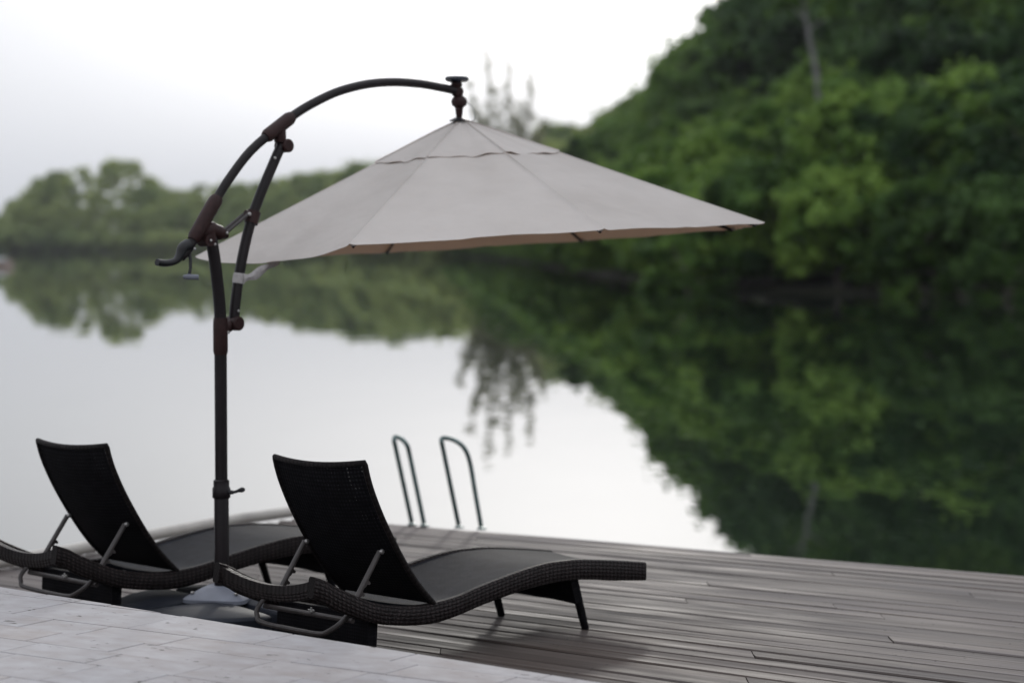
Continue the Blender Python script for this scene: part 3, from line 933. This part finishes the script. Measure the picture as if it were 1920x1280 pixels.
# rows: first wide one above the org joint, then alternating depths towards the camera
y1 = 0.0
rows.append((0.0, 0.34)); 
k = 0
for extra in range(3): rows.append((0.34 + extra * .3, 0.34 + (extra + 1) * .3))
while y1 > -2.6:
    w_ = [.20, .20, .20, .305, .20, .20, .40, .20][k % 8]; rows.append((y1 - w_, y1)); y1 -= w_; k += 1
for ri, (a, b) in enumerate(rows):
    x = -3.2 + pr_.uniform(0, .4)
    if a == 0.0: x = -3.0
    while x < 3.4:
        L = pr_.choice([.405, .405, .61, .305]) if (b - a) > .25 else pr_.choice([.405, .405, .405, .61, .30])
        if a == 0.0: L = .61
        g = pr_.choice([.001, .0015, .002, .0032])
        poly = [org + jl * (x + g) + jc * (a + g), org + jl * (x + L - g) + jc * (a + g), org + jl * (x + L - g) + jc * (b - g), org + jl * (x + g) + jc * (b - g)]
        x += L
        Ee = Vector((E0.x, E0.y, 0)) + en * pr_.uniform(-.004, .004)
        poly = clip(poly, Ee, en)
        if len(poly) < 3: continue
        c = sum(poly, Vector((0, 0, 0))) / len(poly)
        if c.y < 5.9 or abs(c.x) > c.y * .27 + .3: continue
        ar = abs(sum(poly[i].x * poly[(i + 1) % len(poly)].y - poly[(i + 1) % len(poly)].x * poly[i].y for i in range(len(poly)))) / 2
        if ar < .003: continue
        stone(poly, pr_.uniform(-.0015, .0015))

# ================================================================== SUN LOUNGER
LW, LL = 0.63, 2.07
TOPP = [(-.004, .432), (.06, .408), (.123, .374), (.312, .293), (.488, .256), (.60, .247), (.69, .248), (.823, .259), (.975, .287), (1.208, .322), (1.38, .339), (1.50, .338), (1.617, .332), (1.86, .302), (2.065, .272)]
BOTP = [(-.016, .349), (.06, .315), (.123, .28), (.312, .208), (.46, .178), (.60, .163), (.70, .163), (.823, .178), (.975, .205), (1.208, .235), (1.38, .246), (1.50, .246), (1.617, .240), (1.86, .208), (2.065, .186)]
def interp_pts(P, n):
    """smooth resample (Catmull-Rom) of a profile"""
    res = []
    for i in range(len(P) - 1):
        p0, p1, p2, p3 = P[max(i - 1, 0)], P[i], P[i + 1], P[min(i + 2, len(P) - 1)]
        for k in range(n):
            t = k / n
            res.append(tuple(.5 * (2 * b + (c - a) * t + (2 * a - 5 * b + 4 * c - d) * t * t + (3 * b - a - 3 * c + d) * t ** 3) for a, b, c, d in zip(p0, p1, p2, p3)))
    res.append(P[-1])
    return res
TS, BS = interp_pts(TOPP, 3), interp_pts(BOTP, 3)
def top_h(u): return float(np.interp(u, [p[0] for p in TS], [p[1] for p in TS]))

def make_lounger():
    root = empty('sun_lounger')
    # side rails: woven bands, rounded corners
    for y0, y1 in ((0, .038), (LW - .038, LW)):
        mb = MB(); vs, uv, fs = [], [], []
        dist = 0
        for i, (a, b) in enumerate(zip(TS, BS)):
            if i: dist += hypot(a[0] - TS[i - 1][0], a[1] - TS[i - 1][1])
            A, B = Vector((a[0], 0, a[1])), Vector((b[0], 0, b[1]))
            d = (A - B); H = d.length; d.normalize()
            r = .007
            sec = [(y0 + r, H, 0), (y0, H - r, .01), (y0, r, H), (y0 + r, 0, H + .01), (y1 - r, 0, H + .04), (y1, r, H + .05), (y1, H - r, 2 * H + .05), (y1 - r, H, 2 * H + .06)]
            for (yy, hh, vv_) in sec:
                P = B + d * hh; vs.append(Vector((P.x, yy, P.z))); uv.append((dist, vv_))
        k = 8
        for i in range(len(TS) - 1):
            for j in range(k): fs.append((i * k + j, (i + 1) * k + j, (i + 1) * k + (j + 1) % k, i * k + (j + 1) % k))
        fs.append(tuple(range(k))); fs.append(tuple((len(TS) - 1) * k + j for j in range(k))[::-1])
        mb.add(vs, fs, uv); mb.build('side_rail', M['rail_weave'], root, sharp=50)
    # bowed head bar and foot bar
    def cross(u0, zt, zb, bow, name, thick=.036, dip=.03):
        g, n = [], 14
        mb = MB(); vs, uv, fs = [], [], []
        for i in range(n + 1):
            t = i / n; y = .036 + (LW - .072) * t
            k = 4 * t * (1 - t)
            x = u0 + bow * k; z1 = zt - dip * k; z0 = zb - dip * .9 * k
            for (xx, zz, vv_) in ((x, z1, 0), (x + thick, z1 - .004, .035), (x + thick, z0, .12), (x + .006, z0 - .004, .15), (x - .004, (z0 + z1) / 2, .2)):
                vs.append(Vector((xx, y, zz))); uv.append((y, vv_))
        for i in range(n):
            for j in range(5): fs.append((i * 5 + j, (i + 1) * 5 + j, (i + 1) * 5 + (j + 1) % 5, i * 5 + (j + 1) % 5))
        fs.append(tuple(range(5))); fs.append(tuple(n * 5 + j for j in range(5))[::-1])
        mb.add(vs, fs, uv); mb.build(name, M['rail_weave'], root)
    cross(.004, .412, .345, .012, 'head_bar', dip=.045)
    cross(LL - .05, .262, .195, 0, 'foot_bar', dip=.012)
    # seat: woven sheet hung between the rails
    us = [(.64 + (2.055 - .64) * i / 40) for i in range(41)]
    g, uvs = [], []
    dist = 0
    for i, u in enumerate(us):
        if i: dist += hypot(u - us[i - 1], top_h(u) - top_h(us[i - 1]))
        row, ru = [], []
        for j in range(13):
            t = j / 12; y = .030 + (LW - .06) * t; k = 4 * t * (1 - t)
            row.append((u, y, top_h(u) - .006 - .018 * k)); ru.append((dist, y))
        g.append(row); uvs.append(ru)
    mb = MB(); mb.sheet(g, .014, uvs); mb.build('seat', M['seat_weave'], root)
    # backrest
    BP = interp_pts([(.668, .246), (.612, .298), (.556, .357), (.485, .450), (.418, .552), (.360, .650), (.313, .745), (.288, .81), (.272, .868)], 4)
    g, uvs, dist = [], [], 0
    for i, (u, h) in enumerate(BP):
        if i: dist += hypot(u - BP[i - 1][0], h - BP[i - 1][1])
        row, ru = [], []
        BW = .563
        tx = BP[min(i + 1, len(BP) - 1)]; t0 = BP[max(i - 1, 0)]
        nx, nz = (tx[1] - t0[1]), -(tx[0] - t0[0]); L = hypot(nx, nz); nx, nz = nx / L, nz / L   # towards the sitter
        for j in range(13):
            t = j / 12; y = .008 + (BW - .008) * t; k = 4 * t * (1 - t)
            c = .028 * k * min(1, dist / .3)
            row.append((u - nx * c, y, h - nz * c - .010 * k * (i / len(BP)) - .012 * t * (i / len(BP)))); ru.append((dist, y))
        g.append(row); uvs.append(ru)
    mb = MB(); mb.sheet([r[::-1] for r in g], .0025, [r[::-1] for r in uvs]); mb.build('backrest', M['back_weave'], root)
    # rolled edge round the backrest
    mb = MB()
    edge = [Vector(r[0]) for r in g] + [Vector(p) for p in g[-1][1:-1]] + [Vector(r[-1]) for r in g[::-1]]
    mb.tube(edge, .0125, 8); mb.build('backrest_edge', M['rail_weave'], root)
    # support struts with notched ratchet teeth
    for y in (.075, LW - .09):
        mb = MB()
        a, b = Vector((.42, y, .485)), Vector((.272, y, .285))
        mb.tube([a, a.lerp(b, .5), b], .0115, 10)
        d = (b - a).normalized(); side = Vector((-d.z, 0, d.x)) * (-1)
        if side.x < 0: side = -side
        mb2 = MB()
        for t in (.52, .74):
            P = a.lerp(b, t)
            q = [P + side * .004, P + side * .030 + d * .004, P + side * .030 + d * .014, P + side * .018 + d * .016, P + side * .016 + d * .034, P + side * .004 + d * .045]
            vs = [v + Vector((0, dy, 0)) for dy in (-.004, .004) for v in q]; n = len(q)
            mb2.add(vs, [tuple(range(n)), tuple(range(n, 2 * n))[::-1]] + [(k, n + k, n + (k + 1) % n, (k + 1) % n) for k in range(n)])
        st = mb.build('support_strut', M['grey_metal'], root)
        mb2.build('ratchet_tooth', M['grey_metal'], st, smooth=False)
        sc = MB(); sc.lathe([(.0105, -.004), (.0105, .004), (.006, .007)], (.42, y - .013, .485), 10, (0, -1, 0)); sc.build('bolt', M['screw'], st)
    # U-shaped stay and fixed cross tube under the head end
    yn, yf = .06, LW - .055
    U = [(.275, yn + .01, .275), (.20, yn + .015, .215), (.165, yn + .055, .178), (.155, yn + .10, .165), (.150, LW / 2, .165), (.155, yf - .06, .170), (.165, yf - .02, .190), (.185, yf, .225), (.275, yf, .300)]
    mb = MB(); mb.tube(interp_pts(U, 4), .0105, 10); mb.build('stay_bar', M['grey_metal'], root)
    mb = MB(); mb.tube([(.235, .04, .222), (.235, LW - .04, .222)], .011, 10); ct = mb.build('cross_tube', M['grey_metal'], root)
    mb = MB(); mb.lathe([(.010, 0), (.010, .006), (.004, .012), (.004, .020)], (.232, LW * .45, .232), 8, (-.4, 0, 1)); mb.tube([(.225, LW * .45 - .018, .240), (.225, LW * .45 + .018, .240)], .003, 6); mb.build('wing_nut', M['screw'], ct)
    # leg frames: woven apron box and two splayed legs each
    def legs(uc, ztop, apr_z, splay, rear):
        g, uvs = [], []
        for z in (ztop, (ztop + apr_z) / 2, apr_z):
            dx = splay * (ztop - z)
            g.append([(uc + dx, y, z - (0.0 if rear else -.012 * 4 * ((y / LW) * (1 - y / LW)))) for y in np.linspace(.03, LW - .03, 9)])
            uvs.append([(y, z) for y in np.linspace(.03, LW - .03, 9)])
        mb = MB(); mb.sheet(g, .03, uvs); mb.build('apron', M['apron_weave'], root)
        for y in (.052, LW - .052):
            mb = MB(); r = .021
            pts = [(uc + .012 + splay * (ztop - z), y, z) for z in (ztop, ztop * .5, .0)]
            mb.tube(pts, [r * 1.15, r, r * .86], 10, rx=.9); l = mb.build('leg', M['apron_weave'], root)
    legs(1.585, .262, .135, .36, False)
    legs(.345, .238, .03, -.04, True)
    return root

lou = make_lounger()
def place(root, x, y, rz): root.location = (x, y, 0); root.rotation_euler = (0, 0, rz)
TH = radians(47)
loA = copy_tree(lou)
place(lou, -.7796, 8.66, TH)
tag(lou, 'dark wicker sun lounger nearer the camera, right of the umbrella pole', 'sun lounger', 'sun loungers under the umbrella')
place(loA, -2.012, 9.645, radians(45.3))
loA.scale = (.98, 1, .978)
tag(loA, 'dark wicker sun lounger at the left, its seat passing behind the umbrella pole', 'sun lounger', 'sun loungers under the umbrella')

# ================================================================== CANTILEVER UMBRELLA
QX, QY = -1.341, 10.05
um = empty('cantilever_umbrella', (QX, QY, 0))
tag(um, 'large pale beige cantilever umbrella with curved dark bronze arm over the loungers', 'umbrella')
dd = Vector((.70711, .70711, 0))          # arm plane
nn = Vector((.70711, -.70711, 0))         # sideways, towards camera
K = 1.0213
def Zk(h): return CAM_H + (h - CAM_H) * K
def W(u, h, s_=0): return dd * (u * K) + nn * s_ + Vector((0, 0, Zk(h)))
# -- base
for k in range(4):
    a0 = radians(90 * k - 97)
    mb = MB(); n = 9; top_, bot = [], []
    c = Vector((cos(a0) * .05, sin(a0) * .05, 0))
    # quadrant with rounded outer edge
    outl = [Vector((.04, -.0, 0)), Vector((.26, -.225, 0)), Vector((.36, -.32, 0)), Vector((.43, -.29, 0)), Vector((.495, -.17, 0)), Vector((.515, 0, 0)), Vector((.495, .17, 0)), Vector((.43, .29, 0)), Vector((.36, .32, 0)), Vector((.26, .225, 0))]
    R = Matrix.Rotation(a0, 3, 'Z')
    ly = [(0, 0.004), (0, .100), (.010, .118), (.035, .126)]
    vs = []
    cc = Vector((.30, 0, 0))
    for ins, z in ly:
        for p in outl:
            d = cc - p; q_ = p + d.normalized() * ins
            zz = z - (.0 if z < .11 else .012 * (p.length / .52) ** 2)
            vs.append(R @ Vector((q_.x, q_.y, zz)))
    m0 = len(outl)
    fs = [tuple(range(m0))[::-1]]
    for l in range(3):
        for j in range(m0): fs.append((l * m0 + j, l * m0 + (j + 1) % m0, (l + 1) * m0 + (j + 1) % m0, (l + 1) * m0 + j))
    vs.append(R @ Vector((.30, 0, .128)))
    for j in range(m0): fs.append((3 * m0 + j, 3 * m0 + (j + 1) % m0, len(vs) - 1))
    mb.add(vs, fs)
    bw = mb.build('base_weight', M['base_plastic'], um, sharp=30)
mb = MB()
R = Matrix.Rotation(radians(-12), 3, 'Z'); vs = []
for hw, z, rr in ((.148, .118, .04), (.148, .134, .04), (.138, .143, .04), (.078, .178, .03), (.06, .184, .03)):
    for cx, cy, a in ((1, 1, 0), (-1, 1, 90), (-1, -1, 180), (1, -1, 270)):
        for t in (0, 30, 60, 90):
            A_ = radians(a + t); vs.append(R @ Vector((cx * (hw - rr) + rr * cos(A_), cy * (hw - rr) + rr * sin(A_), z)))
fs = [tuple(range(16))[::-1], tuple(64 + k for k in range(16))]
for l in range(4):
    for j in range(16): fs.append((l * 16 + j, l * 16 + (j + 1) % 16, (l + 1) * 16 + (j + 1) % 16, (l + 1) * 16 + j))
mb.add(vs, fs); mb.build('base_hub', M['hub_grey'], um, sharp=40)
for sx, sy in ((1, 1), (1, -1), (-1, 1), (-1, -1)):
    mb = MB(); mb.lathe([(.010, 0), (.010, .006), (.006, .009)], R @ Vector((sx * .105, sy * .105, .158)), 8); mb.build('bolt', M['screw'], um)
# -- pole
mb = MB(); mb.tube([(0, 0, .165), (0, 0, .62), (0, 0, .622)], [.0342, .0342, .0335], 20); mb.build('lower_pole', M['bronze'], um)
mb = MB(); mb.lathe([(.040, .588), (.042, .592), (.042, .632), (.037, .640), (.037, .668), (.032, .673)], (0, 0, 0), 20); col = mb.build('collar', M['bronze'], um)
mb = MB(); mb.tube(interp_pts([(.035, -.02, .617), (.060, -.025, .617), (.085, -.03, .625), (.112, -.034, .632)], 4), [.010] * 4 + [.007] * 4 + [.009, .011, .012, .010, .006], 10); mb.build('clamp_lever', M['black_plastic'], col)
mb = MB(); mb.tube([(0, 0, .665), (0, 0, 1.27)], .029, 20); mb.build('upper_pole', M['bronze'], um)
mb = MB(); mb.tube([(0, 0, Zk(1.26)), (0, 0, Zk(1.275)), (0, 0, Zk(1.40)), (0, 0, Zk(1.425))], [.030, .034, .034, .0315], 20)
mb.tube([W(.015, 1.372), W(.07, 1.396)], [.028, .026], 12)
ps = mb.build('pole_sleeve', M['brown_plastic'], um)
mb = MB(); mb.lathe([(.026, -.042), (.033, -.036), (.033, .036), (.026, .042)], W(.077, 1.398), 18, nn); mb.build('pivot_knuckle', M['brown_plastic'], um)
mb = MB(); mb.tube(interp_pts([W(0, 1.41), W(-.004, 1.48), W(-.012, 1.559), W(-.029, 1.679), W(-.05, 1.79)], 5), .028, 18); mb.build('curved_pole', M['bronze'], um)
mb = MB()
mb.tube(interp_pts([W(-.058, 1.775), W(-.062, 1.80), W(-.058, 1.825), W(-.03, 1.815), W(.015, 1.803), W(.030, 1.808)], 3), [.034] * 4 + [.036] * 4 + [.034] * 4 + [.026] * 3 + [.016], 14)
mb.build('pole_top_bracket', M['brown_plastic'], um)
# -- main arm (tube) with sleeves
ARM = [W(-.215, 1.700), W(-.184, 1.725), W(-.140, 1.785), W(-.081, 1.872), W(-.012, 1.966), W(.055, 2.051), W(.177, 2.179), W(.333, 2.289), W(.459, 2.368), W(.588, 2.430), W(.719, 2.479), W(.886, 2.518), W(1.057, 2.536), W(1.231, 2.536), W(1.36, 2.526), W(1.465, 2.515)]
mb = MB(); mb.tube(interp_pts(ARM, 4), .0215, 16); mb.build('arm', M['bronze'], um)
def sleeve(P, r, name='arm_sleeve'):
    mb = MB(); Q_ = interp_pts(P, 4); rr = [r - .007] + [r] * (len(Q_) - 2) + [r - .007]
    mb.tube(Q_, rr, 16); return mb.build(name, M['brown_plastic'], um)
sl1 = sleeve([W(-.150, 1.772), W(-.081, 1.872), W(-.012, 1.966)], .0335)
mb = MB(); mb.tube([W(-.075, 1.85), W(-.075, 1.79)], [.030, .026], 12); mb.lathe([(.028, -.034), (.028, .034)], W(-.078, 1.772), 14, nn); mb.build('hinge_lug', M['brown_plastic'], sl1)
sl2 = sleeve([W(.262, 2.243), W(.333, 2.289), W(.420, 2.345)], .0325)
mb = MB(); mb.tube([W(.345, 2.285), W(.350, 2.225)], [.031, .028], 12); mb.build('hinge_lug', M['brown_plastic'], sl2)
mb = MB(); mb.lathe([(.026, -.040), (.032, -.034), (.032, .034), (.026, .040)], W(.372, 2.208), 18, nn); mb.build('pivot_knuckle', M['brown_plastic'], um)
# -- handle and crank at the low end of the arm
mb = MB(); hp = interp_pts([W(-.175, 1.752), W(-.205, 1.738), W(-.222, 1.705), W(-.250, 1.680), W(-.300, 1.672), W(-.345, 1.677)], 4)
rs = [.030 - .014 * min(1, k / (len(hp) * .55)) for k in range(len(hp))]
mb.tube(hp, rs, 12, rx=1.15); mb.build('handle', M['black_plastic'], um)
mb = MB(); mb.tube([W(-.175, 1.735), W(-.178, 1.690, .02), W(-.19, 1.65, .035), W(-.205, 1.615, .045)], .0075, 8); cr = mb.build('crank_arm', M['black_plastic'], um)
mb = MB(); mb.tube([W(-.225, 1.612, .03), W(-.21, 1.612, .045), W(-.175, 1.610, .075)], [.009, .013, .012], 10); mb.build('crank_knob', M['hub_grey'], cr)
# -- strut between pole sleeve and arm
ST = [W(.366, 2.225), W(.333, 2.170), W(.301, 2.112), W(.238, 1.995), W(.182, 1.874), W(.138, 1.739), W(.103, 1.594), W(.083, 1.473), W(.077, 1.40)]
mb = MB(); mb.tube(interp_pts(ST, 4), .0245, 16); mb.build('strut', M['bronze'], um)
mb = MB(); mb.tube([W(.196, 1.905), W(.176, 1.85)], .0325, 16); mb.tube([W(.180, 1.885), W(.145, 1.893)], .020, 10); sc_ = mb.build('slide_collar', M['brown_plastic'], um)
mb = MB(); mb.lathe([(.009, 0), (.009, .006), (.005, .009)], W(.150, 1.892, .022), 10, nn); mb.build('bolt', M['screw'], sc_)
mb = MB()
for s_ in (-.018, .018): mb.tube([W(.020, 1.806, s_), W(.150, 1.893, s_)], .0085, 8)
mb.build('link_bars', M['grey_metal'], um)
for (u_, h_, s_) in ((-.078, 1.772, .036), (.020, 1.806, .026), (-.049, 1.755, .027), (.30, 2.15, .022), (.085, 1.455, .022), (.02, 1.36, .032), (-.16, 1.735, .026)):
    mb = MB(); mb.lathe([(.007, 0), (.007, .004), (.004, .006)], W(u_, h_, s_), 10, nn); mb.build('bolt', M['screw'], um)
# -- top joint, solar cap, neck
mb = MB(); mb.lathe([(.020, 0), (.030, .018), (.022, .045), (.018, .055)], W(1.468, 2.525), 18)
mb.lathe([(.010, -.028), (.026, -.02), (.032, 0), (.026, .02), (.010, .028)], W(1.475, 2.510), 18)
mb.lathe([(.018, -.03), (.036, -.018), (.041, 0), (.036, .018), (.022, .03)], W(1.486, 2.461), 20)
mb.lathe([(.014, Zk(2.378)), (.017, Zk(2.40)), (.021, Zk(2.43)), (.026, Zk(2.445))], dd * (1.486 * K), 16)
mb.build('top_joint', M['brown_plastic'], um)
mb = MB(); mb.lathe([(.02, 0), (.050, .008), (.060, .016), (.060, .026), (.054, .032), (.01, .035)], W(1.470, 2.553), 28); mb.build('solar_cap', M['solar'], um)
mb = MB(); mb.lathe([(.020, 0), (.050, -.012), (.052, -.009), (.022, .006)], W(1.486, 2.378), 20); mb.build('finial_flange', M['black_plastic'], um)
mb = MB(); mb.tube(interp_pts([W(1.50, 2.46, .03), W(1.535, 2.44, .04), W(1.555, 2.40, .04), W(1.55, 2.37, .04), W(1.52, 2.365, .03)], 5), .0016, 5); mb.build('light_cable', M['black_plastic'], um)

# -- canopy: eight-sided, slightly tilted
CX, CY, CZ = -.155, 11.13, 1.764
APEX = Vector((-.258, 11.13, 2.388))
RAD = 1.488
def rim(k):
    a = radians(22.5 + 45 * k)
    x, y = RAD * cos(a), RAD * sin(a)
    return Vector((CX + x, CY + y, CZ + .060 * x - .015 * y))
RIM = [rim(k) for k in range(8)]
base_inv = Vector((-QX, -QY, 0))
def panel(A, B, s0, s1, lift, name, seed, sagk=1.0, flare=0.0, pull=0.0):
    rng = random.Random(seed)
    n, m = 18, 20
    TT = [0, .012, .024, .05] + [.1 + .8 * k / 12 for k in range(13)] + [.95, .976, .988, 1]
    g = []
    ph = rng.uniform(0, 6)
    for i in range(n + 1):
        s_ = s0 + (s1 - s0) * i / n
        row = []
        for j in range(m + 1):
            t = TT[j]
            P = APEX.lerp(A.lerp(B, t), s_)
            k4 = 4 * t * (1 - t)
            sag = -.030 * k4 * s_ * (1 - s_) * sagk - pull * k4 * s_ ** 3            # cloth hangs between ribs
            hem = Vector((CX - P.x, CY - P.y, 0)) * (.012 * k4 * max(0, (s_ - .75) / .25))
            wr = .0035 * sin(t * 19 + ph) * sin(s_ * 5 + ph) * (1 - s_ * .5) + .004 * sin(t * 9 + s_ * 4 + ph * 2) * k4
            wr += .003 * math.exp(-((t - .5) / .03) ** 2)
            rib = .007 * math.exp(-((min(t, 1 - t)) / .012) ** 2)
            P = P + hem
            neck = .05 * math.exp(-s_ / .03) - .05 * math.exp(-1 / .03)
            fl = flare * (max(0, (i / n - .8) / .2)) * sin(t * 14 + ph) * .5
            P.z += sag + wr + rib + lift * min(1, s_ / .1) + fl
            row.append(P + base_inv)
        g.append(row)
    mb = MB(); mb.sheet(g, .0022); o = mb.build(name, M['fabric'], um, sharp=60)
    return o
for k in range(8):
    A, B = RIM[k], RIM[(k + 1) % 8]
    panel(A, B, .22, 1.0, 0.0, 'canopy_panel', 100 + k, pull=.050 if k == 4 else 0.0)
for k in range(8):
    A, B = RIM[k], RIM[(k + 1) % 8]
    panel(A, B, .02, .335, .006, 'vent_panel', 200 + k, 0.9, .0045)
# ribs, struts, hub below the cloth
hubp = Vector((APEX.x, APEX.y, 1.98))
for k in range(8):
    P0 = APEX + Vector((0, 0, -.04)); P1 = RIM[k] + Vector((0, 0, -.022))
    P1 = P0.lerp(P1, .972)
    mb = MB(); mb.tube([P0 + base_inv, P0.lerp(P1, .5) + base_inv, P1 + base_inv], .0095, 8, rx=.7); rb = mb.build('rib', M['bronze'], um)
    mb = MB(); mb.tube([hubp + base_inv, P0.lerp(P1, .5) + Vector((0, 0, -.012)) + base_inv], .0075, 8); mb.build('rib_strut', M['bronze'], rb)
    mb = MB(); mb.lathe([(.010, -.008), (.012, 0), (.008, .010)], P1 + base_inv + Vector((0, 0, .008)), 8); mb.build('rib_tip', M['strap'], rb)
mb = MB(); mb.lathe([(.03, 1.93), (.045, 1.95), (.045, 2.0), (.02, 2.02), (.02, 2.33)], (APEX + base_inv).xy.to_3d(), 16); mb.build('canopy_hub', M['bronze'], um)
# -- tie strap from the canopy to the strut
sa = atY(525, 484, 10.27) + base_inv; sb = W(.108, 1.60, .03)
mb = MB(); g = []
sp = interp_pts([tuple(sa), tuple(sa.lerp(sb, .3) + Vector((0, 0, -.006))), tuple(sa.lerp(sb, .7) + Vector((0, 0, -.012))), tuple(sb)], 5)
for i, p in enumerate(sp):
    tw = .021 + .006 * sin(i * .9)
    g.append([Vector(p) + Vector((0, 0, tw)), Vector(p) + Vector((.004, -.006, 0)), Vector(p) + Vector((0, 0, -tw))])
mb.sheet(g, .003); strp = mb.build('tie_strap', M['strap'], um)
mb = MB(); mb.tube([W(.111, 1.622), W(.106, 1.600), W(.102, 1.578)], [.0285, .030, .0285], 16); mb.build('strap_loop', M['strap'], strp)

# ================================================================== SWIM LADDER
ld = empty('swim_ladder', tuple(atZ(820, 986, 0)))
tag(ld, 'metal swim ladder with two arched handrails at the far edge of the deck', 'ladder')
def rail(bl, br_, tl, tr, yb, name='handrail'):
    L0, L1 = atZ(*bl, -.02), atZ(*br_, -.02)
    y_ = (L0.y + L1.y) / 2
    T0 = atY(tl[0], tl[1], L0.y - .03); T1 = atY(tr[0][0], tr[0][1], L1.y + .03)
    pts = [L0, L0.lerp(T0, .5), L0.lerp(T0, .93), T0] + [atY(x, y, L0.y * (1 - f) + L1.y * f) for x, y, f in tr[1:]] + [T1, T1.lerp(L1, .4), L1]
    pts = [p - ld.location for p in pts]
    # carry on down to the water in front of the deck edge
    mb = MB(); mb.tube(interp_pts([tuple(p) for p in pts], 4), .0145, 10)
    return mb.build(name, M['steel'], ld)
rail((773, 984), (796, 986), (739, 826), [(768, 852), (741, 819, .05), (752, 822, .35), (763, 834, .75)], 0)
rail((861, 989), (903, 992), (828, 828), [(881, 866), (830, 821, .05), (850, 824, .35), (870, 839, .75)], 0)
for k, (x_, y_) in enumerate(((773, 984), (796, 986), (861, 989), (903, 992))):
    P = atZ(x_, y_, 0) - ld.location
    mb = MB(); mb.lathe([(.030, 0.0), (.030, .008), (.018, .014)], P, 14); mb.build('foot_flange', M['steel'], ld)

# ------------------------------------------------------------------ haze
hz = MB(); hz.box((0, 620, 42), (1800, 1400, 96))
hzo = hz.build('haze', None, None, smooth=False)
hzo.location = (0, 0, 0)
m = bpy.data.materials.new('haze_air'); m.use_nodes = True
n = m.node_tree; n.nodes.clear()
ou = n.nodes.new('ShaderNodeOutputMaterial'); pv = n.nodes.new('ShaderNodeVolumePrincipled')
pv.inputs['Color'].default_value = (0.93, 0.95, 1.0, 1)
pv.inputs['Density'].default_value = 0.00008
pv.inputs['Anisotropy'].default_value = 0.3
n.links.new(pv.outputs[0], ou.inputs['Volume'])
hzo.data.materials.append(m)
tag(hzo, 'thin pale haze over the lagoon', kind='stuff')
